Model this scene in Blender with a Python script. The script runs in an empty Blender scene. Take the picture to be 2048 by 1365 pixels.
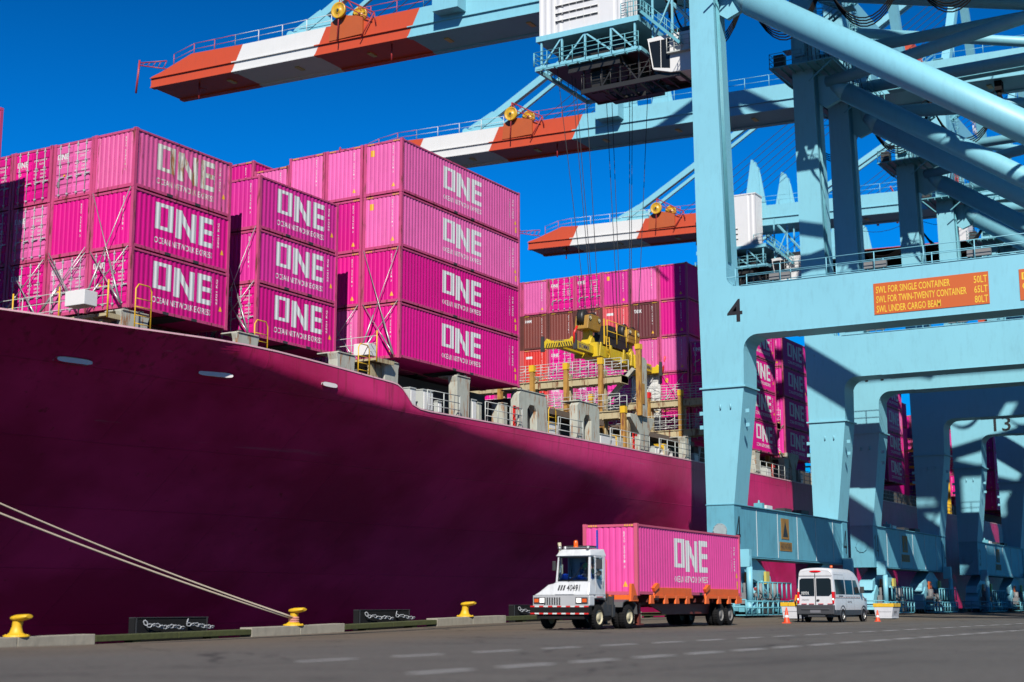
import bpy, math, random
from mathutils import Vector, Matrix
R = math.radians
random.seed(7)
SC = bpy.context.scene
COL = SC.collection
# ------------------------------------------------------------------ camera, world, sun
cam_d = bpy.data.cameras.new('camera'); cam = bpy.data.objects.new('camera', cam_d); COL.objects.link(cam)
SC.camera = cam
cam_d.sensor_width = 36.0; cam_d.lens = 2924.0 / 2048 * 36
cam_d.clip_start = 0.2; cam_d.clip_end = 6000
_yaw, _pit = R(30.4), R(10.22)
_f = Vector((math.cos(_yaw)*math.cos(_pit), math.sin(_yaw)*math.cos(_pit), math.sin(_pit)))
_r = Vector((math.sin(_yaw), -math.cos(_yaw), 0)); _u = _r.cross(_f)
cam.matrix_world = Matrix(((_r.x, _u.x, -_f.x, 0), (_r.y, _u.y, -_f.y, 0), (_r.z, _u.z, -_f.z, .95), (0, 0, 0, 1)))
cam_d.dof.use_dof = True; cam_d.dof.focus_distance = 82; cam_d.dof.aperture_fstop = .55

SUN = Vector((1, .54, -.87)).normalized()          # direction the light travels
el = math.asin(-SUN.z)
W = bpy.data.worlds.new('World'); SC.world = W; W.use_nodes = True
nt = W.node_tree; bg = nt.nodes['Background']
sky = nt.nodes.new('ShaderNodeTexSky'); sky.sky_type = 'NISHITA'; sky.sun_disc = False
sky.sun_elevation = el; sky.sun_rotation = math.atan2(-SUN.x, -SUN.y)
sky.air_density = 1.6; sky.dust_density = 0.0; sky.ozone_density = 3.0; sky.altitude = 0
tint = nt.nodes.new('ShaderNodeMix'); tint.data_type = 'RGBA'; tint.blend_type = 'MULTIPLY'; tint.inputs[0].default_value = 1
tint.inputs[7].default_value = (.003, .62, 1.75, 1)
gm = nt.nodes.new('ShaderNodeGamma'); gm.inputs[1].default_value = .8
nt.links.new(sky.outputs[0], gm.inputs[0]); nt.links.new(gm.outputs[0], tint.inputs[6]); nt.links.new(tint.outputs[2], bg.inputs[0])
tc_ = nt.nodes.new('ShaderNodeTexCoord'); sx_ = nt.nodes.new('ShaderNodeSeparateXYZ'); nt.links.new(tc_.outputs['Generated'], sx_.inputs[0])
mr_ = nt.nodes.new('ShaderNodeMapRange'); mr_.inputs[1].default_value = .24; mr_.inputs[2].default_value = .46; mr_.inputs[3].default_value = 1.22; mr_.inputs[4].default_value = .50
nt.links.new(sx_.outputs[2], mr_.inputs[0])
ml_ = nt.nodes.new('ShaderNodeVectorMath'); ml_.operation = 'SCALE'; nt.links.new(tint.outputs[2], ml_.inputs[0]); nt.links.new(mr_.outputs[0], ml_.inputs['Scale']); nt.links.new(ml_.outputs[0], bg.inputs[0])
bg.inputs[1].default_value = .054
sl = bpy.data.lights.new('sun', 'SUN'); sl.energy = 5.0; sl.angle = R(.53); sl.color = (1, .95, .88)
so = bpy.data.objects.new('sun', sl); COL.objects.link(so)
so.rotation_euler = SUN.to_track_quat('-Z', 'Y').to_euler(); so.location = (0, 0, 60)
SC.view_settings.view_transform = 'Standard'; SC.view_settings.look = 'None'
SC.view_settings.exposure = 0.7; SC.view_settings.gamma = 1
SC.render.engine = 'CYCLES'

# ------------------------------------------------------------------ materials
MATS = {}
def mat(name, col, rough=.5, metal=0.0, vary=.12, scale=1.2, rust=0.0, rustcol=(.16, .045, .012), streak=True, bump=0.0, spec=.5, dirt=0.0, each=0.0):
    """painted / worn surface: colour varied by noise, vertical rust streaks, grime blotches"""
    if name in MATS: return MATS[name]
    m = bpy.data.materials.new(name); m.use_nodes = True; MATS[name] = m
    n, l = m.node_tree.nodes, m.node_tree.links
    b = n['Principled BSDF']; b.inputs['Roughness'].default_value = rough; b.inputs['Metallic'].default_value = metal
    b.inputs['Specular IOR Level'].default_value = spec
    tc = n.new('ShaderNodeTexCoord'); geo = n.new('ShaderNodeNewGeometry')
    no = n.new('ShaderNodeTexNoise'); no.inputs['Scale'].default_value = scale; no.inputs['Detail'].default_value = 6
    l.new(geo.outputs['Position'], no.inputs['Vector'])
    mx = n.new('ShaderNodeMix'); mx.data_type = 'RGBA'
    c = Vector(col)*.62
    mx.inputs[6].default_value = (*(c*(1-vary)), 1); mx.inputs[7].default_value = (*[min(1, x*(1+vary)) for x in c], 1)
    l.new(no.outputs['Fac'], mx.inputs[0]); out = mx.outputs[2]
    if dirt:
        d = n.new('ShaderNodeTexNoise'); d.inputs['Scale'].default_value = 3.1; d.inputs['Detail'].default_value = 9; d.inputs['Roughness'].default_value = .7
        mp = n.new('ShaderNodeMapping'); mp.inputs['Scale'].default_value = (1, 1, .25)
        l.new(geo.outputs['Position'], mp.inputs[0]); l.new(mp.outputs[0], d.inputs['Vector'])
        rp = n.new('ShaderNodeMapRange'); rp.inputs[1].default_value = .5; rp.inputs[2].default_value = .75; rp.inputs[4].default_value = dirt
        l.new(d.outputs['Fac'], rp.inputs[0])
        m2 = n.new('ShaderNodeMix'); m2.data_type = 'RGBA'; m2.inputs[7].default_value = (c.x*.35+.02, c.y*.35+.02, c.z*.35+.02, 1)
        l.new(rp.outputs[0], m2.inputs[0]); l.new(out, m2.inputs[6]); out = m2.outputs[2]
    if rust:
        rn = n.new('ShaderNodeTexNoise'); rn.inputs['Scale'].default_value = 2.2; rn.inputs['Detail'].default_value = 8; rn.inputs['Roughness'].default_value = .65
        mp = n.new('ShaderNodeMapping'); mp.inputs['Scale'].default_value = (2.2, 2.2, .35) if streak else (1, 1, 1)
        l.new(geo.outputs['Position'], mp.inputs[0]); l.new(mp.outputs[0], rn.inputs['Vector'])
        rp = n.new('ShaderNodeMapRange'); rp.inputs[1].default_value = .72 - rust*.35; rp.inputs[2].default_value = .80 - rust*.3
        l.new(rn.outputs['Fac'], rp.inputs[0])
        m2 = n.new('ShaderNodeMix'); m2.data_type = 'RGBA'; m2.inputs[7].default_value = (*[q*.7 for q in rustcol], 1)
        l.new(rp.outputs[0], m2.inputs[0]); l.new(out, m2.inputs[6]); out = m2.outputs[2]
    if each:
        oi = n.new('ShaderNodeObjectInfo'); mrr = n.new('ShaderNodeMapRange'); mrr.inputs[3].default_value = 1-each; mrr.inputs[4].default_value = 1+each*.4
        l.new(oi.outputs['Random'], mrr.inputs[0])
        hs = n.new('ShaderNodeHueSaturation'); l.new(mrr.outputs[0], hs.inputs['Value']); l.new(out, hs.inputs['Color']); out = hs.outputs[0]
    l.new(out, b.inputs['Base Color'])
    if bump:
        bp = n.new('ShaderNodeBump'); bp.inputs['Strength'].default_value = bump; bp.inputs['Distance'].default_value = .05
        l.new(no.outputs['Fac'], bp.inputs['Height']); l.new(bp.outputs[0], b.inputs['Normal'])
    return m
BLUE = mat('crane_blue', (.235, .59, .71), .48, vary=.10, scale=.3, dirt=.22, rust=.03, rustcol=(.20, .10, .06))
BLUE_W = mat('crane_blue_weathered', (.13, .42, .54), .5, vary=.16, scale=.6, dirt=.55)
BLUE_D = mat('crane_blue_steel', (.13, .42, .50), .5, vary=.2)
RED = mat('boom_red', (.62, .075, .02), .5, vary=.08, scale=.3, dirt=.2)
WHITE = mat('white_paint', (.78, .78, .76), .45, vary=.04, dirt=.06)
WHITEC = mat('van_white', (.74, .75, .77), .25, vary=.02)
GREYP = mat('ship_grey', (.50, .51, .43), .65, vary=.12, rust=.5, rustcol=(.30, .11, .02), dirt=.5)
GREYR = mat('railing_grey', (.5, .53, .5), .6, vary=.1, rust=.1)
RUSTY = mat('rusty_steel', (.46, .24, .04), .8, vary=.4, scale=2.5, rust=.6)
RUSTW = mat('rust_stained_cream', (.50, .42, .24), .7, vary=.2, rust=.55)
YELLOW = mat('safety_yellow', (.80, .48, .01), .55, vary=.18, rust=.26, dirt=.55)
YELLOWS = mat('spreader_yellow', (.72, .50, .01), .5, vary=.2, scale=2, rust=.3, dirt=.5)
OCHRE = mat('oily_ochre', (.38, .20, .02), .6, vary=.3, dirt=.7)
BLACK = mat('black_rubber', (.012, .012, .013), .85, vary=.3, spec=.15)
DARK = mat('dark_steel', (.035, .036, .038), .6, vary=.3)
GREASE = mat('greasy_black', (.015, .014, .012), .5, vary=.3)
GREY = mat('mid_grey', (.2, .2, .2), .6, vary=.1)
STEEL = mat('galvanised', (.42, .42, .42), .4, metal=.6, vary=.1)
RIMG = mat('wheel_grey', (.17, .165, .155), .6, vary=.2, dirt=.5)
ALU = mat('wheel_alloy', (.5, .49, .45), .4, metal=.5, vary=.1)
CREAM = mat('wheel_cream', (.55, .50, .33), .5, vary=.15)
ORANGE = mat('trailer_orange', (.88, .14, .008), .55, vary=.12, dirt=.45)
OXIDE = mat('trailer_red_oxide', (.16, .022, .012), .6, vary=.2, dirt=.5)
PAINTW = mat('white_letters', (.72, .74, .73), .5, vary=.04)
PAINTR = mat('rust_worn_letters', (.72, .72, .64), .5, vary=.05, rust=.62, rustcol=(.30, .12, .03))
PAINTK = mat('black_letters', (.012, .012, .014), .5)
PAINTY = mat('yellow_letters', (.85, .55, .03), .5)
SIGN_O = mat('sign_orange', (.60, .115, .012), .5, vary=.05)
SIGN_Y = mat('sign_yellow', (.80, .42, .01), .5, vary=.08)
REDP = mat('signal_red', (.70, .02, .015), .4)
ORANGEL = mat('beacon_orange', (.8, .12, .01), .3)
ROPE = mat('rope_tan', (.52, .43, .33), .9, vary=.15, scale=3, bump=.3)
CABLE = mat('wire_rope', (.02, .02, .022), .7)
CONC = mat('kerb_concrete', (.36, .33, .26), .85, vary=.22, scale=2.5, dirt=.5, bump=.4)
MOSS = mat('mossy_timber', (.055, .065, .012), .9, vary=.45, scale=4, bump=.5)
CONE = mat('cone_orange', (.85, .07, .01), .5, vary=.05)
CHAIN = mat('chain_galv', (.46, .48, .50), .45, vary=.1)
SKIN = mat('skin', (.45, .24, .16), .6)
HIVIS = mat('hi_vis_orange', (.85, .27, .01), .8)
HIVISG = mat('hi_vis_green', (.35, .75, .25), .8)
NAVY = mat('navy_cloth', (.02, .025, .05), .9)
BLUEC = mat('blue_plastic', (.01, .06, .45), .5)
SEATB = mat('blue_vinyl', (.03, .09, .30), .6)
def glass(name, col, rough=.04, trans=0.0):
    if name in MATS: return MATS[name]
    m = bpy.data.materials.new(name); m.use_nodes = True; b = m.node_tree.nodes['Principled BSDF']
    b.inputs['Base Color'].default_value = (*col, 1); b.inputs['Roughness'].default_value = rough
    b.inputs['Transmission Weight'].default_value = trans; b.inputs['Specular IOR Level'].default_value = .5 if trans else .22; b.inputs['IOR'].default_value = 1.45 if not trans else 1.1
    MATS[name] = m; return m
GLASSD = glass('tinted_glass', (.008, .011, .014))
GLASSC = glass('clear_glass', (.38, .55, .68), .02, 1.0)
LENSR = glass('red_lens', (.45, .005, .008), .15)
LENSW = glass('lamp_lens', (.85, .85, .8), .1)
# container paints
PALE = mat('pink_faded', (.80, .14, .42), .6, vary=.14, scale=.6, dirt=.34, spec=.2, each=.16)
MIDP = mat('pink_mid', (.76, .030, .34), .6, vary=.12, scale=.6, dirt=.3, spec=.2, each=.16)
DEEP = mat('pink_deep', (.74, .004, .26), .6, vary=.10, scale=.6, dirt=.24, spec=.2, each=.16)
RUSTP = mat('pink_rust_streaked', (.72, .10, .32), .6, vary=.12, rust=.40, rustcol=(.20, .035, .02), dirt=.3)
MAROON = mat('container_maroon', (.13, .015, .018), .6, vary=.12, dirt=.3)
BROWN = mat('container_brown', (.20, .035, .020), .6, vary=.12, dirt=.3)
CRED = mat('container_red', (.68, .025, .012), .5, vary=.1)
SALMON = mat('container_salmon', (.68, .07, .09), .6, vary=.12)
CWHITE = mat('container_white', (.70, .70, .66), .5, vary=.05, rust=.08)
FRAMEP = mat('frame_pink_rust', (.56, .06, .19), .65, vary=.2, rust=.52, rustcol=(.13, .03, .015))
FRAMEB = mat('frame_brown', (.12, .025, .015), .7, vary=.3, rust=.3)
FRAMEO = mat('frame_salmon', (.62, .10, .10), .6, vary=.1, rust=.2)

# ------------------------------------------------------------------ mesh builder
SPLIT = dict(cable_tray=2, bogie_equipment=.3, deck_locker=.1, mudguard=.1, equipment_box=.05, floodlight=.05, drive_motor=.1, boom_lamp=.1, sheave=.02, mirror=.05, marker_lamp=.05, reflector=.02, reflective_tape=.05, mast_plate=.2, number=.6, sill_fixture=.05, fire_station=.3, rail_wheel=.01, warning_sign=.5, mooring_winch=.2, flipper=.2, electrics_box=.1, number_plate=.1, cross_beam=1, girder_hanger=.3, ladder=1.5, catwalk=1, bridge_leg=.3, stanchion=.3, door_seam=.02, axle=.2, tail_light=.1, landing_leg=.3, weld_seam=.1, tip_frame=.25)
class MB:
    def __init__(s): s.v = []; s.f = []; s.m = []; s.sm = []
    def add(s, vs, fs, mi=0, smooth=False):
        o = len(s.v); s.v += [tuple(p) for p in vs]
        for q in fs: s.f.append(tuple(o+i for i in q)); s.m.append(mi); s.sm.append(smooth)
        return s
    def hexa(s, P, mi=0):   # P: bottom 4 ccw then top 4 ccw
        return s.add(P, [(3, 2, 1, 0), (4, 5, 6, 7), (0, 1, 5, 4), (1, 2, 6, 5), (2, 3, 7, 6), (3, 0, 4, 7)], mi)
    def box(s, x0, x1, y0, y1, z0, z1, mi=0):
        return s.hexa([(x0, y0, z0), (x1, y0, z0), (x1, y1, z0), (x0, y1, z0), (x0, y0, z1), (x1, y0, z1), (x1, y1, z1), (x0, y1, z1)], mi)
    def bar(s, p, q, w, h=None, mi=0):
        h = h or w; p = Vector(p); q = Vector(q); d = (q-p).normalized()
        up = Vector((0, 0, 1)) if abs(d.z) < .95 else Vector((1, 0, 0))
        a = d.cross(up).normalized()*w/2; b = a.cross(d).normalized()*h/2
        return s.hexa([p-a-b, q-a-b, q+a-b, p+a-b, p-a+b, q-a+b, q+a+b, p+a+b], mi)
    def tube(s, p, q, r, n=8, mi=0, r2=None, caps=True):
        p = Vector(p); q = Vector(q); d = (q-p).normalized(); r2 = r if r2 is None else r2
        up = Vector((0, 0, 1)) if abs(d.z) < .95 else Vector((1, 0, 0))
        a = d.cross(up).normalized(); b = a.cross(d).normalized()
        cs = [(math.cos(2*math.pi*i/n), math.sin(2*math.pi*i/n)) for i in range(n)]
        vs = [p+a*c*r+b*t*r for c, t in cs] + [q+a*c*r2+b*t*r2 for c, t in cs]
        s.add(vs, [(i, (i+1) % n, n+(i+1) % n, n+i) for i in range(n)], mi, True)
        if caps:
            o = len(s.v)-2*n
            s.f.append(tuple(range(o+n-1, o-1, -1))); s.m.append(mi); s.sm.append(False)
            s.f.append(tuple(range(o+n, o+2*n))); s.m.append(mi); s.sm.append(False)
        return s
    def path(s, pts, r, n=8, mi=0):
        pts = [Vector(p) for p in pts]; rings = []; a = None
        for i, p in enumerate(pts):
            d = (pts[min(i+1, len(pts)-1)]-pts[max(i-1, 0)])
            d = d.normalized() if d.length > 1e-9 else Vector((0, 0, 1))
            if a is None: a = d.cross(Vector((0, 0, 1)) if abs(d.z) < .95 else Vector((1, 0, 0)))
            a = a-d*a.dot(d)
            a = a.normalized() if a.length > 1e-6 else d.orthogonal().normalized()
            b = a.cross(d)
            rings.append([p+a*math.cos(2*math.pi*k/n)*r+b*math.sin(2*math.pi*k/n)*r for k in range(n)])
        m = len(rings); vs = [v for q in rings for v in q]
        s.add(vs, [(j*n+k, j*n+(k+1) % n, (j+1)*n+(k+1) % n, (j+1)*n+k) for j in range(m-1) for k in range(n)], mi, True)
        o = len(s.v)-m*n
        s.f += [tuple(range(o+n-1, o-1, -1)), tuple(range(o+(m-1)*n, o+m*n))]; s.m += [mi, mi]; s.sm += [False, False]
        return s
    def prism(s, poly, axis, a, b, mi=0):
        """poly in the two other axes (x:(y,z) y:(x,z) z:(x,y)) extruded from a to b"""
        def P(u, v, w): return {'x': (w, u, v), 'y': (u, w, v), 'z': (u, v, w)}[axis]
        n = len(poly)
        vs = [P(u, v, a) for u, v in poly]+[P(u, v, b) for u, v in poly]
        fs = [(i, (i+1) % n, n+(i+1) % n, n+i) for i in range(n)]+[tuple(range(n-1, -1, -1)), tuple(range(n, 2*n))]
        return s.add(vs, fs, mi)
    def lathe(s, prof, c, axis='z', n=20, mi=0, smooth=True):
        """prof: list of (r, h) along the axis"""
        c = Vector(c); vs = []
        for r, h in prof:
            for i in range(n):
                a = 2*math.pi*i/n; u, v = r*math.cos(a), r*math.sin(a)
                vs.append(c+Vector({'z': (u, v, h), 'x': (h, u, v), 'y': (v, h, u)}[axis]))
        m = len(prof)
        fs = [(j*n+i, j*n+(i+1) % n, (j+1)*n+(i+1) % n, (j+1)*n+i) for j in range(m-1) for i in range(n)]
        s.add(vs, fs, mi, smooth)
        return s
    def polys(s, polys, fn, mi=0):
        for p in polys: s.add([fn(u, v) for u, v in p], [tuple(range(len(p)))], mi)
        return s
    def build(s, name, mats, parent=None, loc=None, bevel=0):
        if name in SPLIT:
            parts = s.clusters(SPLIT[name])
            if len(parts) > 1:
                os_ = [p.build1(name, mats, parent, loc, bevel) for p in parts]
                return os_[0]
        return s.build1(name, mats, parent, loc, bevel)
    def clusters(s, gap):
        par = list(range(len(s.v)))
        def find(a):
            while par[a] != a: par[a] = par[par[a]]; a = par[a]
            return a
        for f in s.f:
            r0 = find(f[0])
            for i in f[1:]: par[find(i)] = r0
        comp = {}
        for i in range(len(s.v)): comp.setdefault(find(i), []).append(i)
        keys = list(comp); bb = []
        for k in keys:
            P = [s.v[i] for i in comp[k]]; bb.append([min(p[j] for p in P)-gap/2 for j in range(3)]+[max(p[j] for p in P)+gap/2 for j in range(3)])
        grp = list(range(len(keys)))
        def gf(a):
            while grp[a] != a: a = grp[a]
            return a
        for a in range(len(keys)):
            for b in range(a):
                if all(bb[a][j] <= bb[b][j+3] and bb[b][j] <= bb[a][j+3] for j in range(3)): grp[gf(a)] = gf(b)
        own = {}
        for a, k in enumerate(keys):
            for i in comp[k]: own[i] = gf(a)
        out = {}
        for q, f in enumerate(s.f):
            g = own[f[0]]; m = out.setdefault(g, (MB(), {}))
            ids = []
            for i in f:
                if i not in m[1]: m[1][i] = len(m[0].v); m[0].v.append(s.v[i])
                ids.append(m[1][i])
            m[0].f.append(tuple(ids)); m[0].m.append(s.m[q]); m[0].sm.append(s.sm[q])
        return [m for m, _ in out.values()]
    def build1(s, name, mats, parent=None, loc=None, bevel=0):
        me = bpy.data.meshes.new(name); me.from_pydata(s.v, [], s.f); me.update()
        if not isinstance(mats, (list, tuple)): mats = [mats]
        for m in mats: me.materials.append(m)
        me.polygons.foreach_set('material_index', s.m); me.polygons.foreach_set('use_smooth', s.sm)
        import bmesh
        bm = bmesh.new(); bm.from_mesh(me); bmesh.ops.recalc_face_normals(bm, faces=bm.faces); bm.to_mesh(me); bm.free()
        o = bpy.data.objects.new(name, me); COL.objects.link(o)
        if parent: o.parent = parent
        if loc: o.location = loc
        if bevel:
            b = o.modifiers.new('bevel', 'BEVEL'); b.width = bevel; b.segments = 2; b.limit_method = 'ANGLE'; b.angle_limit = R(40)
        return o
def tag(o, label=None, cat=None, group=None, kind=None):
    if label: o['label'] = label
    if cat: o['category'] = cat
    if group: o['group'] = group
    if kind: o['kind'] = kind
    return o
def thing(name, label, cat, loc=(0, 0, 0), rz=0, group=None):
    o = bpy.data.objects.new(name, None); COL.objects.link(o); o.empty_display_size = .2
    o.location = loc; o.rotation_euler = (0, 0, rz)
    return tag(o, label, cat, group)
def copy_tree(o, parent=None):
    c = o.copy(); COL.objects.link(c)
    if parent: c.parent = parent
    for ch in list(o.children): copy_tree(ch, c)
    return c
# ------------------------------------------------------------------ lettering
_tc = {}
def text_polys(s, size, weight=0.0, width=None):
    """font outline as flat triangles; origin at lower left; optional stretch to width"""
    k = (s, weight)
    if k not in _tc:
        cu = bpy.data.curves.new('t', 'FONT'); cu.body = s; cu.size = 1; cu.resolution_u = 2; cu.offset = weight
        o = bpy.data.objects.new('t', cu); COL.objects.link(o)
        bpy.context.view_layer.update()
        me = bpy.data.meshes.new_from_object(o.evaluated_get(bpy.context.evaluated_depsgraph_get()))
        P = [[(me.vertices[i].co.x, me.vertices[i].co.y) for i in p.vertices] for p in me.polygons]
        bpy.data.objects.remove(o); bpy.data.curves.remove(cu); bpy.data.meshes.remove(me)
        xs = [u for p in P for u, v in p]; ys = [v for p in P for u, v in p]
        x0, x1, y0, y1 = min(xs), max(xs), min(ys), max(ys)
        _tc[k] = ([[(u-x0, (v-y0)/(y1-y0)) for u, v in p] for p in P], (x1-x0)/(y1-y0), (y1-y0))
    P, asp, hh = _tc[k]
    w = width if width else asp*size
    sx = w/(asp*hh)
    return [[(u*sx, v*size) for u, v in p] for p in P], w
def digits(t, w, h):
    """plain stroked 1 and 4 of the crane numbers"""
    out = []; n = len(t); cw = w/n; sw = min(.17*h, .26*cw)
    for i, ch in enumerate(t):
        x = i*cw*1.05; q = lambda a, b, c, d: [(x+a, c), (x+b, c), (x+b, d), (x+a, d)]
        if ch == '1': out += [q(cw*.45, cw*.45+sw, 0, h), [(x+cw*.12, h*.74), (x+cw*.45, h*.86), (x+cw*.45, h), (x+cw*.12, h*.86)]]
        else:
            out += [q(cw*.60, cw*.60+sw, 0, h*.99), q(0, cw*.98, h*.24, h*.24+sw*.85), [(x, h*.24+sw*.85), (x+sw, h*.24+sw*.85), (x+cw*.60, h*.80), (x+cw*.60, h*.99)]]
    return out
def shift(P, du, dv): return [[(u+du, v+dv) for u, v in p] for p in P]
def logo(w, h):
    q = lambda a, b, c, d: [(a*w, c*h), (b*w, c*h), (b*w, d*h), (a*w, d*h)]
    P = [q(0, .09, .12, 1), q(.09, .21, .88, 1), q(.09, .21, .12, .24), q(.21, .30, .12, 1),
         q(.345, .445, 0, .97), q(.615, .70, 0, .97),
         [(.445*w, .97*h), (.445*w, .60*h), (.615*w, 0), (.615*w, .34*h)],
         q(.745, .84, 0, 1), q(.84, 1.0, .82, 1), q(.84, 1.0, .43, .59), q(.84, 1.0, 0, .17)]
    return P
def clip(poly, a, b):
    def cut(P, val, keep):
        out = []
        for i in range(len(P)):
            p, q = P[i], P[(i+1) % len(P)]; ip, iq = keep(p[0], val), keep(q[0], val)
            if ip: out.append(p)
            if ip != iq:
                t = (val-p[0])/(q[0]-p[0]); out.append((val, p[1]+t*(q[1]-p[1])))
        return out
    P = cut(poly, a, lambda x, v: x >= v)
    return cut(P, b, lambda x, v: x <= v) if P else P
def strips(L, pitch, depth, q=(.26, .5, .76)):
    n = max(1, round(L/pitch)); p = L/n; out = []
    for i in range(n):
        u = i*p
        out += [(u, u+q[0]*p, 0, 0), (u+q[0]*p, u+q[1]*p, 0, depth), (u+q[1]*p, u+q[2]*p, depth, depth), (u+q[2]*p, u+p, depth, 0)]
    return out
def paint_on(mb, polys, st, fn, mi=0, eps=.004):
    """lay flat shapes onto a corrugated panel, facet by facet"""
    for P in polys:
        lo = min(u for u, v in P); hi = max(u for u, v in P)
        for a, b, da, db in st:
            if b <= lo or a >= hi: continue
            c = clip(P, a, b)
            if len(c) >= 3:
                mb.add([fn(u, v, da+(db-da)*(u-a)/(b-a)-eps) for u, v in c], [tuple(range(len(c)))], mi)

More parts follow.
